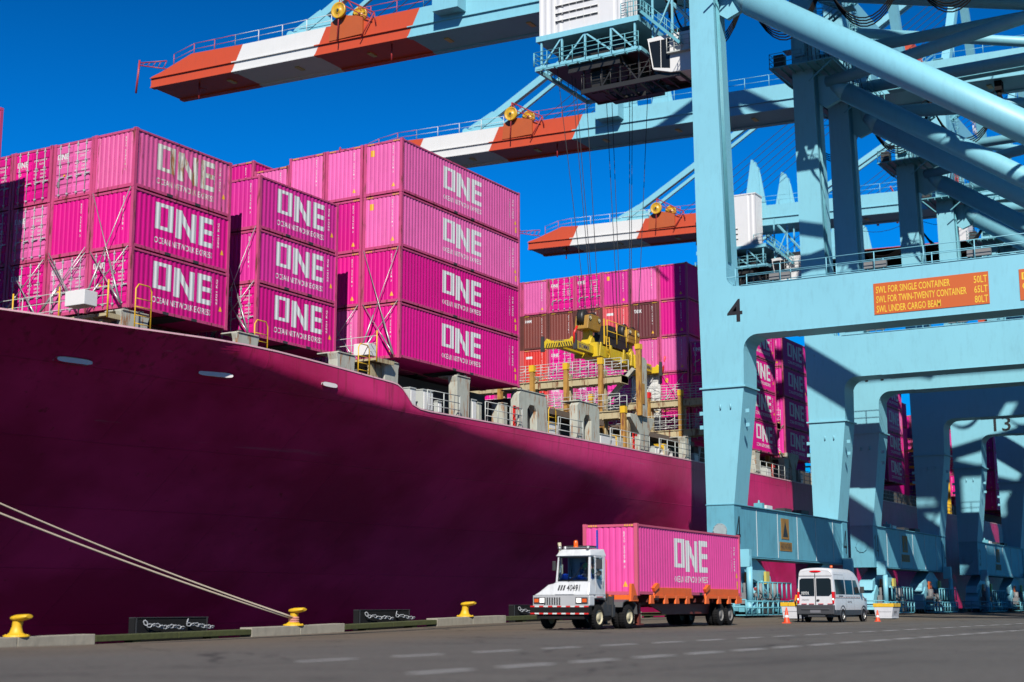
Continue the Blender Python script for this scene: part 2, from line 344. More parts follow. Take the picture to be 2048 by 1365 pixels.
# ------------------------------------------------------------------ containers
CW = 2.438
_cm = {}
def cont_parts(L, H, end, side, mark):
    """prototype meshes of one container: local corner (0,0,0), -X end and -Y side face the camera"""
    k = (L, H, end, side, mark)
    if k in _cm: return _cm[k]
    sside = strips(L-.30, .278, .024); send = strips(CW-.30, .27, .026, (.46, .64, .82))
    fY = lambda u, v, d: (.15+u, .035+d, v)                     # -Y side
    fYb = lambda u, v, d: (.15+u, CW-.035-d, v)
    fX = lambda u, v, d: (.035+d, CW-.15-u, v)                  # -X end, u runs to the viewer's right
    fXb = lambda u, v, d: (L-.035-d, .15+u, v)
    b = MB()
    def panel(st, fn, z0, z1):
        for a, c, da, db in st: b.add([fn(a, z0, da), fn(c, z0, db), fn(c, z1, db), fn(a, z1, da)], [(0, 1, 2, 3)])
    panel(sside, fY, .16, H-.10); panel(sside, fYb, .16, H-.10); panel(send, fXb, .16, H-.12)
    if end != 'door': panel(send, fX, .16, H-.12)
    b.box(.06, L-.06, .06, CW-.06, H-.075, H-.035); b.box(.05, L-.05, .05, CW-.05, .10, .16)
    f = MB()
    for x in (0, L-.15):
        for y in (0, CW-.15):
            f.box(x, x+.15, y, y+.15, .118, H-.118)
            f.box(x-.004 if x == 0 else x-.03, x+.18 if x == 0 else x+.154, y-.004, y+.154, 0, .118)
            f.box(x-.004 if x == 0 else x-.03, x+.18 if x == 0 else x+.154, y-.004, y+.154, H-.118, H)
    for y in (.01, CW-.07):
        f.box(.18, L-.18, y, y+.06, H-.11, H-.03); f.box(.18, L-.18, y, y+.06, .05, .17)
    for x in (.01, L-.09):
        f.box(x, x+.08, .155, CW-.155, H-.13, H-.03); f.box(x, x+.08, .155, CW-.155, .03, .17)
    for fx in ((L/2-1.05, L/2-.70), (L/2+.70, L/2+1.05)): f.box(fx[0], fx[1], .004, .07, .048, .165, 1)
    f.box(L/2-.5, L/2+.5, .15, CW-.15, .02, .09, 1)
    t = MB(); t2 = MB(); doors = []
    if side:
        lw = 3.9 if L > 8 else 3.62; u0 = (4.0 if L > 8 else 1.35)-.15; h = 1.32 if H < 2.7 else 1.40; v0 = H*.36
        paint_on(t, shift(logo(lw, h), u0, v0), sside, fY)
        P, w = text_polys('OCEAN NETWORK EXPRESS', .27, .010, lw); paint_on(t, shift(P, u0, v0-.46), sside, fY)
        for k_, (du, s_) in enumerate(((L-1.05, 'ONEU 2201 9'), (L-.70, '22G1 KG'))):
            P, w = text_polys(s_, .085, .01, 1.15)
            P = [[(-v, u) for u, v in p] for p in P]
            paint_on(t, shift(P, du-.15, H*.40), sside, fY)
        tri = [[(0, 0), (.20, 0), (.10, .24)]]
        paint_on(t, shift(tri, L-.72, H*.30), sside, fY, 1)
        if H > 2.7: paint_on(t, shift([[(0, 0), (.16, 0), (.16, .34), (0, .34)]], L-.62, H*.13), sside, fY, 1)
    if end == 'blank':
        num = 'BEAU5297'[::1]
        vpos = H-.42
        for ch in 'BEAU 529671 3':
            if ch != ' ':
                P, w = text_polys(ch, .095, .012, .062); paint_on(t, shift(P, CW-.30-.47, vpos), send, fX)
            vpos -= .118 if ch != ' ' else .10
        if mark != 'plain':
            paint_on(t, shift([[(0, 0), (.21, 0), (.105, .24)]], CW-.30-.52, .35 if H > 2.7 else .3), send, fX, 1)
        if mark == 'sticker': paint_on(t, shift([[(0, 0), (.24, 0), (.24, .34), (0, .34)]], .25, H-.75), send, fX, 1)
        if mark == 'yellowplate': paint_on(t, shift([[(0, 0), (.40, 0), (.40, .22), (0, .22)]], 1.25, .4), send, fX, 1)
        if mark == 'tex': P, w = text_polys('tex', .34, .012, .66); paint_on(t, shift(P, .12, H-.78), send, fX)
        if mark == 'hmm': P, w = text_polys('HMM', .24, .02, .58); paint_on(t, shift(P, .12, H-.62), send, fX)
        if mark == 'card': paint_on(t, shift([[(0, 0), (.6, 0), (.6, .2), (0, .2)]], .18, H-.75), send, fX)
    if end == 'door':
        for k_ in (0, 1):
            d = MB(); y1 = CW-.155-k_*1.064; y0 = y1-1.06
            d.box(.035, .075, y0, y1, .17, H-.13)
            nb = 5
            for i in range(nb):
                z0 = .17+(H-.30)*i/nb; hb = (H-.30)/nb
                d.prism([(.035, z0+.05), (.0, z0+.10), (.0, z0+hb-.10), (.035, z0+hb-.05)], 'y', y0+.05, y1-.05)
            rods = []
            for q in (.27, .75):
                m = MB(); yy = y1-1.06*q; m.tube((-.03, yy, .12), (-.03, yy, H-.08), .019, 6)
                for z in (.2, .9, 1.6, H-.25): m.box(-.055, -.001, yy-.05, yy+.05, z, z+.07)
                m.bar((-.055, yy, .98), (-.055, yy-.30, 1.0), .03, .05)
                rods.append(m)
            dt = MB()
            if k_ == 0:
                dt.polys(shift(logo(.68, .27), .12, H-.78), lambda u, v: (-.004, y1-u, v))
                P, w = text_polys('OCEAN NETWORK EXPRESS', .035, .01, .6); dt.polys(shift(P, .14, H-.86), lambda u, v: (-.004, y1-u, v))
                dt.add([(-.004, y1-.12-c*.0, 1.25) for c in (1,)]*0, [])
                P, w = text_polys('O', .17, .02); dt.polys(shift(P, .20, 1.42), lambda u, v: (-.004, y1-u, v))
                dt.box(-.006, -.001, y1-.30, y1-.14, .62, .86, 2)
                dt.box(-.006, -.001, y1-.62, y1-.50, 1.05, 1.13, 1)
            else:
                for j, (s_, u, w_) in enumerate((('ONEU 222001 0', .10, .8), ('22G1', .42, .3), ('MAX. GR.', .12, .28), ('30480 KG', .52, .36), ('TARE', .12, .2), ('2200 KG', .52, .34),
                                                 ('NET', .12, .16), ('28280 KG', .52, .36), ('CU.CAP.', .12, .26), ('33.2 CU.M', .52, .36))):
                    row = (0, 1, 2, 2, 3, 3, 4, 4, 5, 5)[j]
                    P, w = text_polys(s_, .085, .01, w_); dt.polys(shift(P, u, H-.62-row*.17-(.12 if row > 1 else 0)), lambda a, c: (-.004, y1-a, c))
            doors.append((d, rods, dt))
    if H > 2.7:
        for (a, c) in ((.16, .55), (L-.55, L-.16)): pass
        for y in (.20, CW-.62):
            for i in range(4): t2.box(.003, .008, y+i*.105, y+i*.105+.05, H-.115, H-.045)
    proto = {}
    def mk(m, n, mats):
        o = m.build(n, mats); me = o.data; bpy.data.objects.remove(o); return me
    proto['body'] = mk(b, 'body', [DEEP]); proto['frame'] = mk(f, 'frame', [FRAMEP, DARK])
    if t.v: proto['lettering'] = mk(t, 'lettering', [PAINTW, SIGN_Y])
    if t2.v: proto['height_stripes'] = mk(t2, 'height_stripes', [YELLOW])
    proto['doors'] = [(mk(d, 'door', [DEEP]), [mk(r, 'locking_rod', [CHAIN]) for r in rods], mk(dt, 'lettering', [PAINTW, SIGN_Y, GREY])) for d, rods, dt in doors]
    _cm[k] = proto
    return proto
def link(me, name, parent, m=None):
    o = bpy.data.objects.new(name, me); COL.objects.link(o); o.parent = parent
    if m:
        o.material_slots[0].link = 'OBJECT'; o.material_slots[0].material = m
    return o
def container(x, y, z, L, H, paint, label, end='blank', side=True, mark='', rz=0, group='shipping containers stacked on the ship', letters=None, frame=None):
    P = cont_parts(L, H, end, side, mark)
    t = thing('shipping_container', label, 'container', (x, y, z), rz, group)
    link(P['body'], 'body', t, paint)
    link(P['frame'], 'frame', t, frame or {MAROON: FRAMEB, BROWN: FRAMEB, CRED: FRAMEO, SALMON: FRAMEO, CWHITE: CWHITE}.get(paint, FRAMEP))
    if 'lettering' in P: link(P['lettering'], 'lettering', t, letters)
    if 'height_stripes' in P: link(P['height_stripes'], 'height_stripes', t)
    for dm, rods, tm in P['doors']:
        d = link(dm, 'door', t, paint)
        for r in rods: link(r, 'locking_rod', d)
        link(tm, 'lettering', d)
    return t
CN = {id(PALE): 'faded pink', id(MIDP): 'pink', id(DEEP): 'deep magenta', id(RUSTP): 'rust-streaked pink', id(MAROON): 'maroon', id(BROWN): 'brown', id(CRED): 'bright red', id(SALMON): 'salmon red', id(CWHITE): 'white'}
TIER = {3: ['top', 'middle', 'bottom'], 4: ['top', 'second', 'third', 'bottom'], 5: ['top', 'second', 'third', 'fourth', 'bottom'], 2: ['top', 'bottom'], 1: ['only']}
COLN = ['outermost column', 'second column', 'third column', 'fourth column', 'fifth column', 'sixth column', 'seventh column', 'eighth column', 'ninth column']
def bay(desc, x, y0, ztop, L, H, step, cols, zoffs=None, side=True, cstep=2.5):
    """cols: list of columns, each a list of (paint, end, mark) from the top down"""
    for c, colm in enumerate(cols):
        if not colm: continue
        zo = (zoffs or {}).get(c, 0)
        for r, (p, e, mk) in enumerate(colm):
            z = ztop+zo-step*r-H
            adj = CN[id(p)]
            endt = {'door': ' doors', 'blank': ''}[e]
            if mk == 'tex': endt = " end marked tex"
            if mk == 'hmm': endt = " end marked HMM"
            if mk == 'card': endt = ' end with label'
            lab = '%s container%s, %s tier, %s, %s' % (adj, endt, TIER[len(colm)][r], COLN[c], desc)
            assert len(lab.replace('-', ' ').split()) <= 16, lab
            cx = x + random.uniform(-.02, .02)
            container(cx, y0+c*cstep+random.uniform(-.015, .015), z, L, H, p, lab, e, side and c == 0 or (side and c == 4 and L > 8 and False), mk,
                      letters=PAINTR if p is RUSTP else None)

# ------------------------------------------------------------------ ground
GX = [(-200, -.5), (32, -.46), (48, -.25), (60, 0), (67, .1), (87, .22), (1500, .28)]
def lerp(T, x):
    if x <= T[0][0]: return T[0][1]
    for (a, va), (b, vb) in zip(T[:-1], T[1:]):
        if x <= b: return va+(vb-va)*(x-a)/(b-a)
    return T[-1][1]
def gz(x, y):
    return lerp(GX, x)*min(1, max(0, (y-27)/11))
def ground():
    g = MB(); xs = [-600, -200, -60, 0]+[8+4*i for i in range(48)]+[220, 260, 320, 420, 600, 1000, 2400]
    ys = [-1500, -400, -100, -30, 0, 8, 14, 20, 24, 27, 29, 31, 33, 35, 36.5, 38.6]
    for x in xs:
        for y in ys: g.v.append((x, y, gz(x, y)))
    n = len(ys)
    for i in range(len(xs)-1):
        for j in range(n-1):
            g.f.append((i*n+j, (i+1)*n+j, (i+1)*n+j+1, i*n+j+1)); g.m.append(0); g.sm.append(True)
    # quay wall down to the water
    o = len(g.v)
    for x in xs: g.v += [(x, 38.6, gz(x, 38.6)), (x, 38.6, -6)]
    for i in range(len(xs)-1): g.f.append((o+2*i, o+2*i+1, o+2*i+3, o+2*i+2)); g.m.append(1); g.sm.append(False)
    m = bpy.data.materials.new('apron'); m.use_nodes = True; n_, l = m.node_tree.nodes, m.node_tree.links
    b = n_['Principled BSDF']; geo = n_.new('ShaderNodeNewGeometry'); sep = n_.new('ShaderNodeSeparateXYZ'); l.new(geo.outputs['Position'], sep.inputs[0])
    def noise(sc, det, mapsc=(1, 1, 1)):
        t = n_.new('ShaderNodeTexNoise'); t.inputs['Scale'].default_value = sc; t.inputs['Detail'].default_value = det; t.inputs['Roughness'].default_value = .65
        mp = n_.new('ShaderNodeMapping'); mp.inputs['Scale'].default_value = mapsc; l.new(geo.outputs['Position'], mp.inputs[0]); l.new(mp.outputs[0], t.inputs['Vector']); return t
    def mixc(f, a, bcol):
        x = n_.new('ShaderNodeMix'); x.data_type = 'RGBA'
        if isinstance(f, float): x.inputs[0].default_value = f
        else: l.new(f, x.inputs[0])
        for s_, c in ((6, a), (7, bcol)):
            if isinstance(c, tuple): x.inputs[s_].default_value = (*c, 1)
            else: l.new(c, x.inputs[s_])
        return x.outputs[2]
    n1 = noise(.35, 8, (.3, 1.2, 1)); n2 = noise(6, 10); n3 = noise(.12, 5, (.4, 1, 1))
    mr = n_.new('ShaderNodeMapRange'); mr.inputs[1].default_value = 20; mr.inputs[2].default_value = 27
    ad = n_.new('ShaderNodeMath'); ad.operation = 'MULTIPLY_ADD'; ad.inputs[1].default_value = 7; l.new(n3.outputs['Fac'], ad.inputs[0]); l.new(sep.outputs[1], ad.inputs[2])
    sb = n_.new('ShaderNodeMath'); sb.operation = 'SUBTRACT'; sb.inputs[1].default_value = 3.5; l.new(ad.outputs[0], sb.inputs[0]); l.new(sb.outputs[0], mr.inputs[0])
    asp = mixc(n1.outputs['Fac'], (.068, .064, .058), (.096, .090, .081))
    conc = mixc(n1.outputs['Fac'], (.075, .062, .046), (.13, .104, .076))
    c = mixc(mr.outputs[0], asp, conc)
    mr2 = n_.new('ShaderNodeMapRange'); mr2.inputs[1].default_value = .35; mr2.inputs[2].default_value = .7; mr2.inputs[3].default_value = .75; mr2.inputs[4].default_value = 1.15
    l.new(n2.outputs['Fac'], mr2.inputs[0])
    v = n_.new('ShaderNodeVectorMath'); v.operation = 'SCALE'; l.new(c, v.inputs[0]); l.new(mr2.outputs[0], v.inputs['Scale'])
    # oily tyre stains
    n4 = noise(.22, 6, (.25, 1.6, 1)); mr4 = n_.new('ShaderNodeMapRange'); mr4.inputs[1].default_value = .56; mr4.inputs[2].default_value = .7; mr4.inputs[4].default_value = .6
    l.new(n4.outputs['Fac'], mr4.inputs[0]); c2 = mixc(mr4.outputs[0], v.outputs[0], (.028, .027, .026))
    vo = n_.new('ShaderNodeTexVoronoi'); vo.feature = 'DISTANCE_TO_EDGE'; vo.inputs['Scale'].default_value = .16
    wn = noise(.8, 4); wv = n_.new('ShaderNodeVectorMath'); wv.operation = 'MULTIPLY_ADD'; wv.inputs[1].default_value = (1.6, 1.6, 0); l.new(wn.outputs['Color'], wv.inputs[0]); l.new(geo.outputs['Position'], wv.inputs[2]); l.new(wv.outputs[0], vo.inputs['Vector'])
    mc = n_.new('ShaderNodeMapRange'); mc.inputs[1].default_value = .003; mc.inputs[2].default_value = .010; mc.inputs[3].default_value = .75; mc.inputs[4].default_value = 0; l.new(vo.outputs['Distance'], mc.inputs[0])
    c2 = mixc(mc.outputs[0], c2, (.018, .017, .016))
    br = n_.new('ShaderNodeTexBrick'); br.inputs['Scale'].default_value = 1; br.inputs['Brick Width'].default_value = 6.0; br.inputs['Row Height'].default_value = 3.7; br.inputs['Mortar Size'].default_value = .012; br.offset = 0
    br.inputs['Color1'].default_value = (.9, .9, .9, 1); br.inputs['Color2'].default_value = (1.08, 1.08, 1.08, 1); br.inputs['Mortar'].default_value = (.45, .45, .45, 1)
    l.new(geo.outputs['Position'], br.inputs['Vector'])
    mm = n_.new('ShaderNodeMix'); mm.data_type = 'RGBA'; mm.blend_type = 'MULTIPLY'; mm.inputs[0].default_value = .7; l.new(c2, mm.inputs[6]); l.new(br.outputs['Color'], mm.inputs[7]); c2 = mm.outputs[2]
    b.inputs['Specular IOR Level'].default_value = .2
    l.new(c2, b.inputs['Base Color']); b.inputs['Roughness'].default_value = .85
    bp = n_.new('ShaderNodeBump'); bp.inputs['Strength'].default_value = .35; bp.inputs['Distance'].default_value = .02; l.new(n2.outputs['Fac'], bp.inputs['Height']); l.new(bp.outputs[0], b.inputs['Normal'])
    o = g.build('quay_apron', [m, CONC]); tag(o, kind='structure')
    # lane markings
    pm = mat('road_paint', (.34, .34, .33), .8, vary=.3, scale=5, dirt=.7)
    k = MB()
    for yy, per, ln, ph, w in ((15.9, 2.85, 1.6, -1.1+2.85*1.0, .26), (11.8, 2.4, 1.5, -.6+2.4*.83, .28)):
        x = 4+ph
        while x < 330:
            if x < (20 if yy > 14 else 15): x += per; continue
            k.box(x, x+ln*random.uniform(.93, 1.05), yy-w/2, yy+w/2, .002, .006); x += per
    o = k.build('lane_markings', pm); tag(o, kind='structure')
    r_ = MB()
    r_.box(-100, 700, 35.70, 35.78, .0, .05)
    vv = []; 
    rr = MB()
    for i in range(60):
        x0, x1 = 20+i*5, 25+i*5; 
        for (a, bb, dz) in ((35.4, 35.47, .012), (36.0, 36.07, .012)):
            rr.hexa([(x0, a, gz(x0, a)-.05), (x1, a, gz(x1, a)-.05), (x1, bb, gz(x1, a)-.05), (x0, bb, gz(x0, a)-.05), (x0, a, gz(x0, a)+dz), (x1, a, gz(x1, a)+dz), (x1, bb, gz(x1, a)+dz), (x0, bb, gz(x0, a)+dz)])
    o = rr.build('crane_rail', DARK); tag(o, kind='structure')
    w = MB(); w.add([(-1500, 38.5, -3.4), (3000, 38.5, -3.4), (3000, 3000, -3.4), (-1500, 3000, -3.4)], [(0, 1, 2, 3)])
    wm = mat('harbour_water', (.01, .03, .04), .12, vary=.2, bump=.5, scale=1.5)
    o = w.build('water', wm); tag(o, kind='structure')
ground()
# kerb beams
KSEG = [(8, 22.5, 'c'), (22.5, 30, 'g'), (30, 36.7, 'c'), (36.7, 44.8, 'g'), (44.8, 50.8, 'c'), (50.8, 57.9, 'g'), (57.9, 64.2, 'c'), (64.2, 72, 'g'), (72, 80, 'c'), (80, 92, 'g'), (92, 100, 'c'), (100, 120, 'g'), (120, 128, 'c'), (128, 150, 'g'), (150, 160, 'c'), (160, 200, 'g')]
for i, (a, b, t) in enumerate(KSEG):
    k = MB(); n = max(1, int((b-a)/3))
    for j in range(n):
        x0 = a+(b-a)*j/n+.01; x1 = a+(b-a)*(j+1)/n-.015
        z0, z1 = gz(x0, 38), gz(x1, 38); h = .36 if t == 'c' else .30
        lo = -.1 if t == 'c' else .09
        k.hexa([(x0, 38, z0+lo), (x1, 38, z1+lo), (x1, 38.62, z1+lo), (x0, 38.62, z0+lo), (x0, 38, z0+h), (x1, 38, z1+h), (x1, 38.62, z1+h), (x0, 38.62, z0+h)])
        if t == 'g': 
            xm = (x0+x1)/2; k.box(xm-.2, xm+.2, 38.05, 38.5, gz(xm, 38)-.05, gz(xm, 38)+.1)
    xm = (a+b)/2
    o = k.build('kerb_beam', CONC if t == 'c' else MOSS, bevel=.02)
    where = {32.0: 'left', }.get(a, '')
    place = {30: 'under the leftmost bollard', 36.7: 'in front of the leftmost chained fender', 44.8: 'under the bollard that holds the rope', 50.8: 'in front of the middle chained fender', 57.9: 'under the bollard left of the truck', 64.2: 'behind the cab of the truck'}.get(a, 'along the quay edge, segment %d from the left' % (i+1))
    tag(o, ('pale concrete kerb ' if t == 'c' else 'mossy green timber kerb ')+place, 'kerb', 'kerb beams along the quay edge')
def loft(mb, rings, mi=0, smooth=True, cap=True):
    n = len(rings[0]); vs = [p for r in rings for p in r]
    fs = [(j*n+i, j*n+(i+1) % n, (j+1)*n+(i+1) % n, (j+1)*n+i) for j in range(len(rings)-1) for i in range(n)]
    mb.add(vs, fs, mi, smooth)
    if cap:
        mb.add(rings[0], [tuple(range(n))], mi); mb.add(rings[-1], [tuple(range(n))], mi)
def ring(c, ax, bx, a, b, n=16, p=2.0):
    """superellipse ring"""
    c = Vector(c); ax = Vector(ax); bx = Vector(bx); out = []
    for i in range(n):
        t = 2*math.pi*i/n; cs, sn = math.cos(t), math.sin(t)
        out.append(c+ax*a*math.copysign(abs(cs)**(2/p), cs)+bx*b*math.copysign(abs(sn)**(2/p), sn))
    return out
# ------------------------------------------------------------------ bollards, fenders, mooring rope
def bollard_mesh():
    m = MB(); X = (1, 0, 0); Y = (0, 1, 0)
    rs = [ring((0, .05, 0), X, Y, .36, .36), ring((0, .05, .04), X, Y, .36, .36), ring((0, .06, .06), X, Y, .24, .26), ring((0, .07, .12), X, Y, .17, .19), ring((0, .05, .28), X, Y, .135, .14), ring((0, .02, .42), X, Y, .14, .15)]
    loft(m, rs)
    hd = [((0, .20, .50), .10, .03), ((0, .16, .50), .17, .075), ((0, .0, .505), .20, .10), ((0, -.20, .525), .20, .085), ((0, -.36, .545), .18, .07), ((0, -.42, .55), .12, .04)]
    loft(m, [ring(c, X, (0, 0, 1), a, b, 16) for c, a, b in hd])
    for a in range(6):
        t = a*math.pi/3; m.lathe([(.03, .04), (.03, .065), (.001, .065)], (.3*math.cos(t), .05+.3*math.sin(t), 0), 'z', 6)
    return m
bm0 = bollard_mesh().build('bollard', YELLOW)
BL = [(33.6, 'yellow mooring bollard at the left edge of the quay, without a rope'), (47.8, 'yellow mooring bollard that holds the doubled mooring rope'), (60.9, 'yellow mooring bollard between the rope and the white truck, without a rope'), (75.5, 'yellow mooring bollard beyond the white truck')]
for i, (x, lab) in enumerate(BL):
    o = bm0 if i == 0 else bm0.copy()
    if i: COL.objects.link(o)
    s = 1.18; o.scale = (s, s, s)
    o.location = (x, 38.3, gz(x, 38.3)+.36); tag(o, lab, 'bollard', 'yellow mooring bollards along the quay edge')
# rope: two turns from the ship's bow, sagging to the bollard
ro = thing('mooring_rope', 'doubled tan mooring rope running from the ship down to the yellow bollard', 'rope', (47.8, 38.3, .3))
bz = gz(47.8, 38.3)+.36+.33
for k, (dy, dz, sag, r) in enumerate(((0, .0, .55, .038), (.16, .30, .66, .036), (-.12, .12, .60, .026))):
    m = MB(); pts = []
    P0 = Vector((47.72, 38.3+dy*.6, bz-.06+dz*.3)); P1 = Vector((22.0+k*.5, 46.2+dy*3, 9.6+dz*3.0))
    for j in range(61):
        t = j/60; p = P0.lerp(P1, t); p.z -= 4*sag*t*(1-t)*1.0; pts.append(p-Vector((47.8, 38.3, .3)))
    m.path(pts, r, 7); m.build('rope_strand', ROPE, ro)
m = MB()
for z in (.0, .08, .155):
    m.lathe([(.17+.045*math.cos(a*math.pi/4), z+.045*math.sin(a*math.pi/4)) for a in range(9)], (0, .04, bz-.17-.3), 'z', 16)
m.build('rope_turns', mat('rope_pink', (.60, .25, .20), .9, vary=.3), ro)
def chain_links(m, pts, ln=.17, r=.022, w=.055):
    """links along a polyline"""
    d = 0; k = 0; tot = []
    for a, b in zip(pts[:-1], pts[1:]):
        a = Vector(a); b = Vector(b); L = (b-a).length; n = max(1, int(L/(ln*.74)))
        for i in range(n):
            c = a.lerp(b, (i+.5)/n); t = (b-a).normalized(); s = t.cross(Vector((0, 1, 0)) if k % 2 else Vector((0, .7, .7))).normalized(); k += 1
            q = [c+t*ln/2*math.cos(x)+s*w*math.sin(x) for x in [math.pi*j/4 for j in range(8)]]
            for j in range(8): m.tube(q[j], q[(j+1) % 8], r, 5, caps=False)
FD = [(39.5, 43.4, 'leftmost'), (53.1, 57.1, 'middle'), (66.6, 70.6, 'rightmost')]
for i, (a, b, w) in enumerate(FD):
    zb = gz((a+b)/2, 38.6)
    t = thing('chained_fender', 'black fender panel with hanging white chains behind the kerb, %s of the three' % w, 'fender', (a, 39.0, zb), 0, 'black chained fenders along the quay wall')
    m = MB(); m.box(0, b-a, 0, .28, -2.6, .80); m.box(.05, b-a-.05, -.02, 0, -2.5, .73); m.build('panel', BLACK, t, bevel=.02)
    m = MB()
    for x in (.05, b-a-.11): m.box(x, x+.06, -.035, -.018, -2.5, .81)
    m.box(0, b-a, -.03, .28, .802, .83); m.build('edge_trim', DARK, t)
    m = MB(); L = b-a
    for pts in ([(.35, -.12, .74), (.5, -.16, .52), (.9, -.2, .56), (1.3, -.2, .46), (1.8, -.2, .50), (2.4, -.2, .42)], [(L-1.2, -.12, .78), (L-1.35, -.16, .55), (L-.9, -.2, .55), (L-.4, -.2, .47), (L+.1, -.2, .44)]):
        m = MB(); chain_links(m, pts, .22, .021, .065); m.build('chain', CHAIN, t)
    m = MB()

# ------------------------------------------------------------------ the ship
EY = [(12, 60), (20, 52), (30, 46), (36.4, 43.5), (41.6, 42.3), (46.2, 41.7), (48.9, 41.5), (59.2, 41.2), (400, 41.2)]
EZ = [(12, 11.6), (36.4, 11.8), (41.6, 11.85), (46.2, 12.0), (48.9, 12.05), (53, 11.95), (58.9, 11.72), (59.5, 11.5), (60.3, 10.85), (60.9, 10.7), (61.9, 10.66), (69.1, 10.75), (97, 10.95), (400, 10.95)]
ZK = [(12, 12.6), (42, 12.6), (46, 12.2), (48.5, 11.45), (51.5, 11.05), (54, 10.7), (59, 10.45), (63, 10.35), (68, 9.85), (75, 9.45), (85, 9.1), (97, 8.5), (112, 7), (400, 6)]
SL = [(12, 1.5), (45, 1.25), (60, 1.12), (72, 1.02), (82, .86), (92, .58), (100, .30), (108, .1), (116, 0), (400, 0)]
def hull_y(x, z):
    return lerp(EY, x)+max(0, hull_in(x, z)-hull_in(x, lerp(EZ, x)))
def hull_in(x, z):
    zk = lerp(ZK, x); s = lerp(SL, x); w = lerp([(60, .10), (75, .28), (97, .9)], x); q = (zk-z)/w
    ins = s*w*(q if q > 25 else math.log(1+math.exp(q)))
    return ins
SHIP = thing('container_ship', 'magenta container ship moored along the quay, its flared bow side towards the camera', 'ship', (60, 41.2, 0))
def ship(m, name, mats, **k):
    m.v = [(x-60, y-41.2, z) for x, y, z in m.v]
    return m.build(name, mats, SHIP, **k)
def hull():
    xs = [12, 16, 20, 24, 28, 30]+[32+2*i for i in range(14)]+[58.6, 59.0, 59.4, 59.8, 60.3, 61, 61.9, 63, 65, 67, 69.1]+[72+2*i for i in range(26)]+[130, 150, 180, 220, 260, 300, 330, 360]
    xs = sorted(set(xs)); m = MB(); nz = 46
    for x in xs:
        top = lerp(EZ, x)
        for j in range(nz):
            t = j/(nz-1); t = t**1.8
            z = top-(top+4.5)*t
            m.v.append((x, hull_y(x, z), z))
    for i in range(len(xs)-1):
        for j in range(nz-1):
            m.f.append((i*nz+j, i*nz+j+1, (i+1)*nz+j+1, (i+1)*nz+j)); m.m.append(0); m.sm.append(True)
    # far side and bow/stern closure, simple
    o = len(m.v)
    for x in xs:
        fy = 86 if x > 40 else 86-(40-x)*.55
        m.v += [(x, fy, lerp(EZ, x)), (x, fy, -4.5)]
    for i in range(len(xs)-1):
        m.f.append((o+2*i, o+2*i+2, o+2*i+3, o+2*i+1)); m.m.append(0); m.sm.append(False)
    m.f.append((0, o, o+1, nz-1)); m.m.append(0); m.sm.append(False)
    e = (len(xs)-1)*nz; m.f.append((e, o+2*len(xs)-2, o+2*len(xs)-1, e+nz-1)); m.m.append(0); m.sm.append(False)
    hm = bpy.data.materials.new('hull_magenta'); hm.use_nodes = True; n, l = hm.node_tree.nodes, hm.node_tree.links
    b = n['Principled BSDF']; geo = n.new('ShaderNodeNewGeometry')
    def noise(sc, det, ms):
        t = n.new('ShaderNodeTexNoise'); t.inputs['Scale'].default_value = sc; t.inputs['Detail'].default_value = det; t.inputs['Roughness'].default_value = .6
        mp = n.new('ShaderNodeMapping'); mp.inputs['Scale'].default_value = ms; l.new(geo.outputs['Position'], mp.inputs[0]); l.new(mp.outputs[0], t.inputs['Vector']); return t
    def mix(f, a, c):
        x = n.new('ShaderNodeMix'); x.data_type = 'RGBA'; l.new(f, x.inputs[0])
        for s_, q in ((6, a), (7, c)):
            if isinstance(q, tuple): x.inputs[s_].default_value = (*q, 1)
            else: l.new(q, x.inputs[s_])
        return x.outputs[2]
    def rng(src, a, c, hi=1.0):
        r = n.new('ShaderNodeMapRange'); r.inputs[1].default_value = a; r.inputs[2].default_value = c; r.inputs[4].default_value = hi; l.new(src, r.inputs[0]); return r.outputs[0]
    n1 = noise(.25, 7, (.5, .5, 1.5)); base = mix(n1.outputs['Fac'], (.41, .014, .098), (.52, .024, .142))
    n2 = noise(.9, 10, (3, 3, .22)); base = mix(rng(n2.outputs['Fac'], .60, .74, .5), base, (.15, .007, .05))
    # rust near the sheer and scrapes
    n3 = noise(1.5, 10, (1.2, 1.2, .25)); base = mix(rng(n3.outputs['Fac'], .66, .72, .8), base, (.11, .02, .02))
    n5 = noise(.8, 12, (.25, .25, 3.0)); base = mix(rng(n5.outputs['Fac'], .70, .73, .6), base, (.36, .15, .20))
    zz_ = n.new('ShaderNodeSeparateXYZ'); l.new(geo.outputs['Position'], zz_.inputs[0])
    n8 = noise(1.1, 10, (2.6, 2.6, .10)); top_ = rng(zz_.outputs[2], 9.2, 11.9, 1.0)
    mu = n.new('ShaderNodeMath'); mu.operation = 'MULTIPLY'; l.new(rng(n8.outputs['Fac'], .54, .66, 1.0), mu.inputs[0]); l.new(top_, mu.inputs[1]); base = mix(mu.outputs[0], base, (.10, .018, .022))
    n6 = noise(.10, 4, (1, 1, 1.3)); base = mix(rng(n6.outputs['Fac'], .42, .62, .75), base, (.24, .005, .042))  # broad dark red blotches imitate reflections in the hull colour
    n7 = noise(.5, 11, (.12, .12, 5.0)); base = mix(rng(n7.outputs['Fac'], .68, .70, .35), base, (.30, .10, .16))
    sp_ = n.new('ShaderNodeSeparateXYZ'); l.new(geo.outputs['Position'], sp_.inputs[0])
    cb_ = n.new('ShaderNodeCombineXYZ'); l.new(sp_.outputs[0], cb_.inputs[0]); l.new(sp_.outputs[2], cb_.inputs[1])
    bk = n.new('ShaderNodeTexBrick'); bk.inputs['Scale'].default_value = 1; bk.inputs['Brick Width'].default_value = 9.0; bk.inputs['Row Height'].default_value = 2.6; bk.inputs['Mortar Size'].default_value = .035; bk.inputs['Mortar Smooth'].default_value = .6
